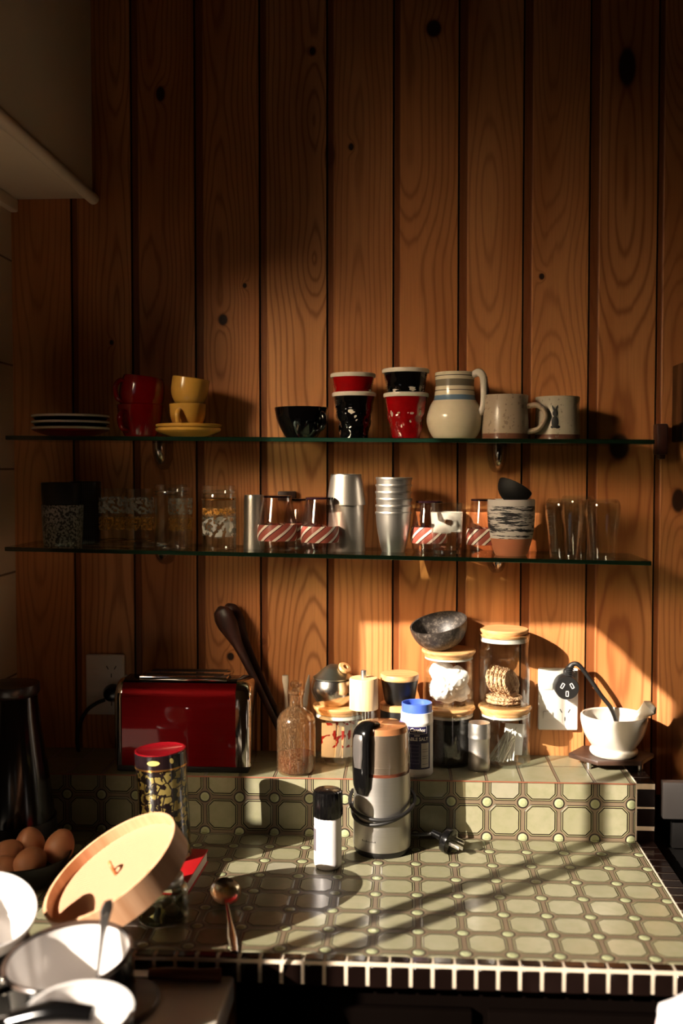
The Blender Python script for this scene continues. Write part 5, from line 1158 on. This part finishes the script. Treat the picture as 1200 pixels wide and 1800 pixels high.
# ------------------------------------------------------------------ old enamel stove and pans, front left
SX = -0.2165; SZ = -0.020
M_enam = pm('cream_enamel', (228, 218, 204), 0.25, var=0.06, sc=12)
s = thing('stove', 'old cream enamel stove in the front left, pans standing on its top', 'stove', (0, 0, 0))
bm = B(); box(bm, ((-0.738 + SX) / 2, -1.02, SZ - 0.0175), (SX + 0.738, 0.78, 0.035), 0.005, 3); obj('top_plate', bm, M_enam, s)
bm = B(); box(bm, ((-0.738 + SX) / 2 - 0.003, -1.02, (FLOOR + SZ - 0.035) / 2), (SX + 0.738 - 0.006, 0.76, SZ - 0.035 - FLOOR)); obj('body', bm, M_stoveblk, s, smooth=False)
# thin brown disc, and the knife
L = at(182, 1765, Z=SZ); bm = B(); lathe(bm, [(0, 0), (0.066, 0), (0.068, 0.002), (0.068, 0.006), (0.066, 0.008), (0, 0.008)], 56)
tag(obj('brown_disc', bm, woodm('disc_brown', (96, 66, 44), (70, 44, 28), 0, 0.5), loc=(L.x, L.y, SZ + 0.0002)), 'thin brown disc on the stove top beside the saucepan', 'board')
a, b = at(262, 1712, Z=SZ + 0.009), at(388, 1714, Z=SZ + 0.009); s = thing('knife', 'knife with brown wooden handle lying at the back edge of the stove', 'knife', (a.x, a.y, SZ), (0, 0, math.atan2(b.y - a.y, b.x - a.x)))
ln = (b - a).length; bm = B(); tube(bm, [(0, 0, 0.009), (ln * 0.3, 0, 0.010), (ln * 0.7, 0, 0.009), (ln, 0, 0.009)], [0.0075, 0.009, 0.0085, 0.010], 14, 0.85); obj('handle', bm, woodm('knife_handle_wood', (110, 52, 26), (70, 28, 14), 0), s)
bm = B(); box(bm, (-0.045, 0, 0.009), (0.092, 0.018, 0.0014), 0.0004, 1); obj('blade', bm, M_steel, s)

def pan(name, c, r, h, rot, mo, mi_, rim, label):
    s = thing(name, label, 'pan', c, rot)
    bm = B(); lathe(bm, [(0, 0), (r * 0.86, 0), (r * 0.95, 0.006), (r * 0.985, 0.02), (r, h), (r * 0.995, h + 0.0015)], 64); obj('outside', bm, mo, s)
    bm = B(); lathe(bm, [(r - 0.0028, h - 0.001), (r + 0.0018, h - 0.001), (r + 0.0024, h + 0.0012), (r + 0.0010, h + 0.003), (r - 0.0022, h + 0.0026), (r - 0.0028, h - 0.001)], 64); obj('rim', bm, rim, s)
    bm = B(); lathe(bm, [(r - 0.0012, h + 0.001), (r - 0.0026, h - 0.002), (r * 0.96, 0.022), (r * 0.90, 0.008), (r * 0.8, 0.004), (0, 0.004)], 64); obj('inside', bm, mi_, s)
    return s
M_wen = pm('white_enamel', (232, 226, 222), 0.14, var=0.03, coat=0.5)
c = at(120, 1680, Y=-0.79); r_ = 113 * mpp(-0.79); hp = c.z - (SZ + 0.010)
rt = (math.radians(6), math.radians(-4), 0); base = c - Euler(rt).to_matrix() @ Vector((0, 0, hp))
s = pan('saucepan', base, r_, hp, rt, M_black, M_wen, pm('brown_rim', (74, 56, 46), 0.3), 'black saucepan with white enamel inside and a spoon standing in it')
bm = B(); hz = hp * 0.88; tube(bm, [(-r_ * 0.80, -r_ * 0.62, hz), (-r_ * 0.95, -r_ * 0.85, hz + 0.004), (-r_ * 1.3, -r_ * 1.7, hz + 0.012)], [0.006, 0.008, 0.011], 12, 0.6); hd_ = obj('handle', bm, M_black, s)
for d in (0, 0.012):
    bm = B(); ball(bm, (-r_ * 0.93 - 0.001, -r_ * 0.36 - d * 0.2, hz - d), 0.0048, 12, 8); obj('rivet', bm, M_chrome, s)
# spoon in the pan
bb = base + Euler(rt).to_matrix() @ Vector((0.018, 0.006, 0.012)); tt = at(190, 1584, Y=-0.800)
d = tt - bb; s = thing('spoon', 'steel spoon standing in the white-lined saucepan', 'spoon', bb, d.to_track_quat('Z', 'Y').to_euler())
ln = d.length; bm = B(); tube(bm, [(0, 0, 0.040), (0, 0, 0.055), (0, 0.001, ln * 0.7), (0, 0.001, ln * 0.92), (0, 0, ln)], [0.0035, 0.0028, 0.0040, 0.0082, 0.0055], 14, 0.35, up=(0, 1, 0)); obj('handle', bm, M_alu, s)
bm = B(); ball(bm, (0, 0, 0.021), (0.0155, 0.0035, 0.021)); obj('bowl', bm, M_chrome, s)
# white bowl standing in a dark pot behind
c = at(-22, 1598, Y=-0.74); r_ = 88 * mpp(-0.74); rt = (math.radians(24), math.radians(14), 0); ax = Euler(rt).to_matrix() @ Vector((0, 0, 1)); hb = 0.05; base = c - ax * hb
bm = B(); lathe(bm, shell(smoothprof([(r_ * 0.45, 0), (r_ * 0.7, 0.008), (r_ * 0.92, 0.030), (r_, hb)], 4), 0.0028, 0.004), 56)
tag(obj('enamel_bowl', bm, M_wen, loc=base, rot=rt), 'white enamel bowl tilted at the left edge of the picture', 'bowl')
s = thing('dark_pot', 'low dark pot under the tilted white bowl', 'pot', (base.x - 0.004, base.y - 0.002, SZ)); hq = base.z - SZ - 0.004
bm = B(); lathe(bm, [(0, 0), (0.050, 0), (0.056, 0.004), (0.057, hq - 0.002), (0.055, hq), (0, hq)], 48); obj('body', bm, M_blackm, s)
# small white pan in the very foreground
c = at(140, 1776, Y=-0.945); r_ = 97 * mpp(-0.945); hp = 0.060; base = c - Vector((0, 0, hp)); rt = (math.radians(4), 0, 0)
s = pan('milk_pan', base, r_, hp, rt, M_blackm, M_wen, M_wen, 'small white-lined pan cut off by the bottom edge of the picture')
bm = B(); tube(bm, [(-r_ * 0.9, -r_ * 0.3, hp * 0.9), (-r_ * 1.25, -r_ * 0.5, hp + 0.004), (-r_ * 2.4, -r_ * 1.1, hp + 0.01)], [0.005, 0.007, 0.010], 12, 0.7); obj('handle', bm, M_chrome, s)
bm = B(); lathe(bm, [(0, 0), (r_ * 0.9, 0), (r_ * 1.05, 0.004), (r_ * 1.05, base.z - SZ - 0.0002), (0, base.z - SZ - 0.0002)], 40)
tag(obj('pan_stand', bm, M_blackm, loc=(base.x, base.y, SZ)), 'dark round stand on the stove under the small white-lined pan', 'stand')
a = at(20, 1792, Y=-0.985); b = at(165, 1782, Y=-0.985)
bm = B(); dd_ = b - a; tube(bm, [(0, 0, 0), tuple(dd_ * 0.5 + Vector((0, 0, 0.006))), tuple(dd_)], [0.011, 0.013, 0.010], 14, 0.7)
tag(obj('ladle_handle', bm, M_black, loc=a), 'black handled ladle lying across the small foreground pan', 'ladle')
# side trolley with a white cloth at the right-hand bottom corner
s = thing('trolley', 'low dark trolley in front of the worktop, below the picture', 'trolley', (0.36, -0.86, FLOOR))
bm = B(); box(bm, (0, 0, -0.10 - FLOOR), (0.36, 0.30, 0.02), 0.003); obj('top', bm, M_darkwood, s)
for a_ in (-0.16, 0.16):
    for b_ in (-0.13, 0.13):
        bm = B(); box(bm, (a_, b_, (-0.11 - FLOOR) / 2), (0.025, 0.025, -0.11 - FLOOR)); obj('leg', bm, M_darkwood, s, smooth=False)
c = at(1222, 1812, Y=-0.80); bm = B(); bmesh.ops.create_icosphere(bm, subdivisions=4, radius=1.0)
for v in bm.verts:
    d = v.co.normalized(); k = 1 + 0.22 * noise.noise(d * 2.2 + Vector((3, 1, 0))) + 0.06 * noise.noise(d * 6)
    v.co = Vector((d.x * 0.040 * k, d.y * 0.04 * k, max(d.z, -0.75) * (0.040 if d.z > 0 else (c.z + 0.090) / 0.75) * (k if d.z > 0 else 1)))
t = NT('printed_cloth'); o, x, y, z = t.co(); t.pbr(Base_Color=t.mix(t.m_('MULTIPLY', t.ss(t.noise(o, 90, 2), 0.62, 0.68), 0.5), (*lin((232, 224, 224)), 1), (*lin((200, 110, 110)), 1)), Roughness=0.8)
tag(obj('tea_towel', bm, t.m, loc=c), 'bunched white cloth with faint red print at the bottom right corner', 'cloth')
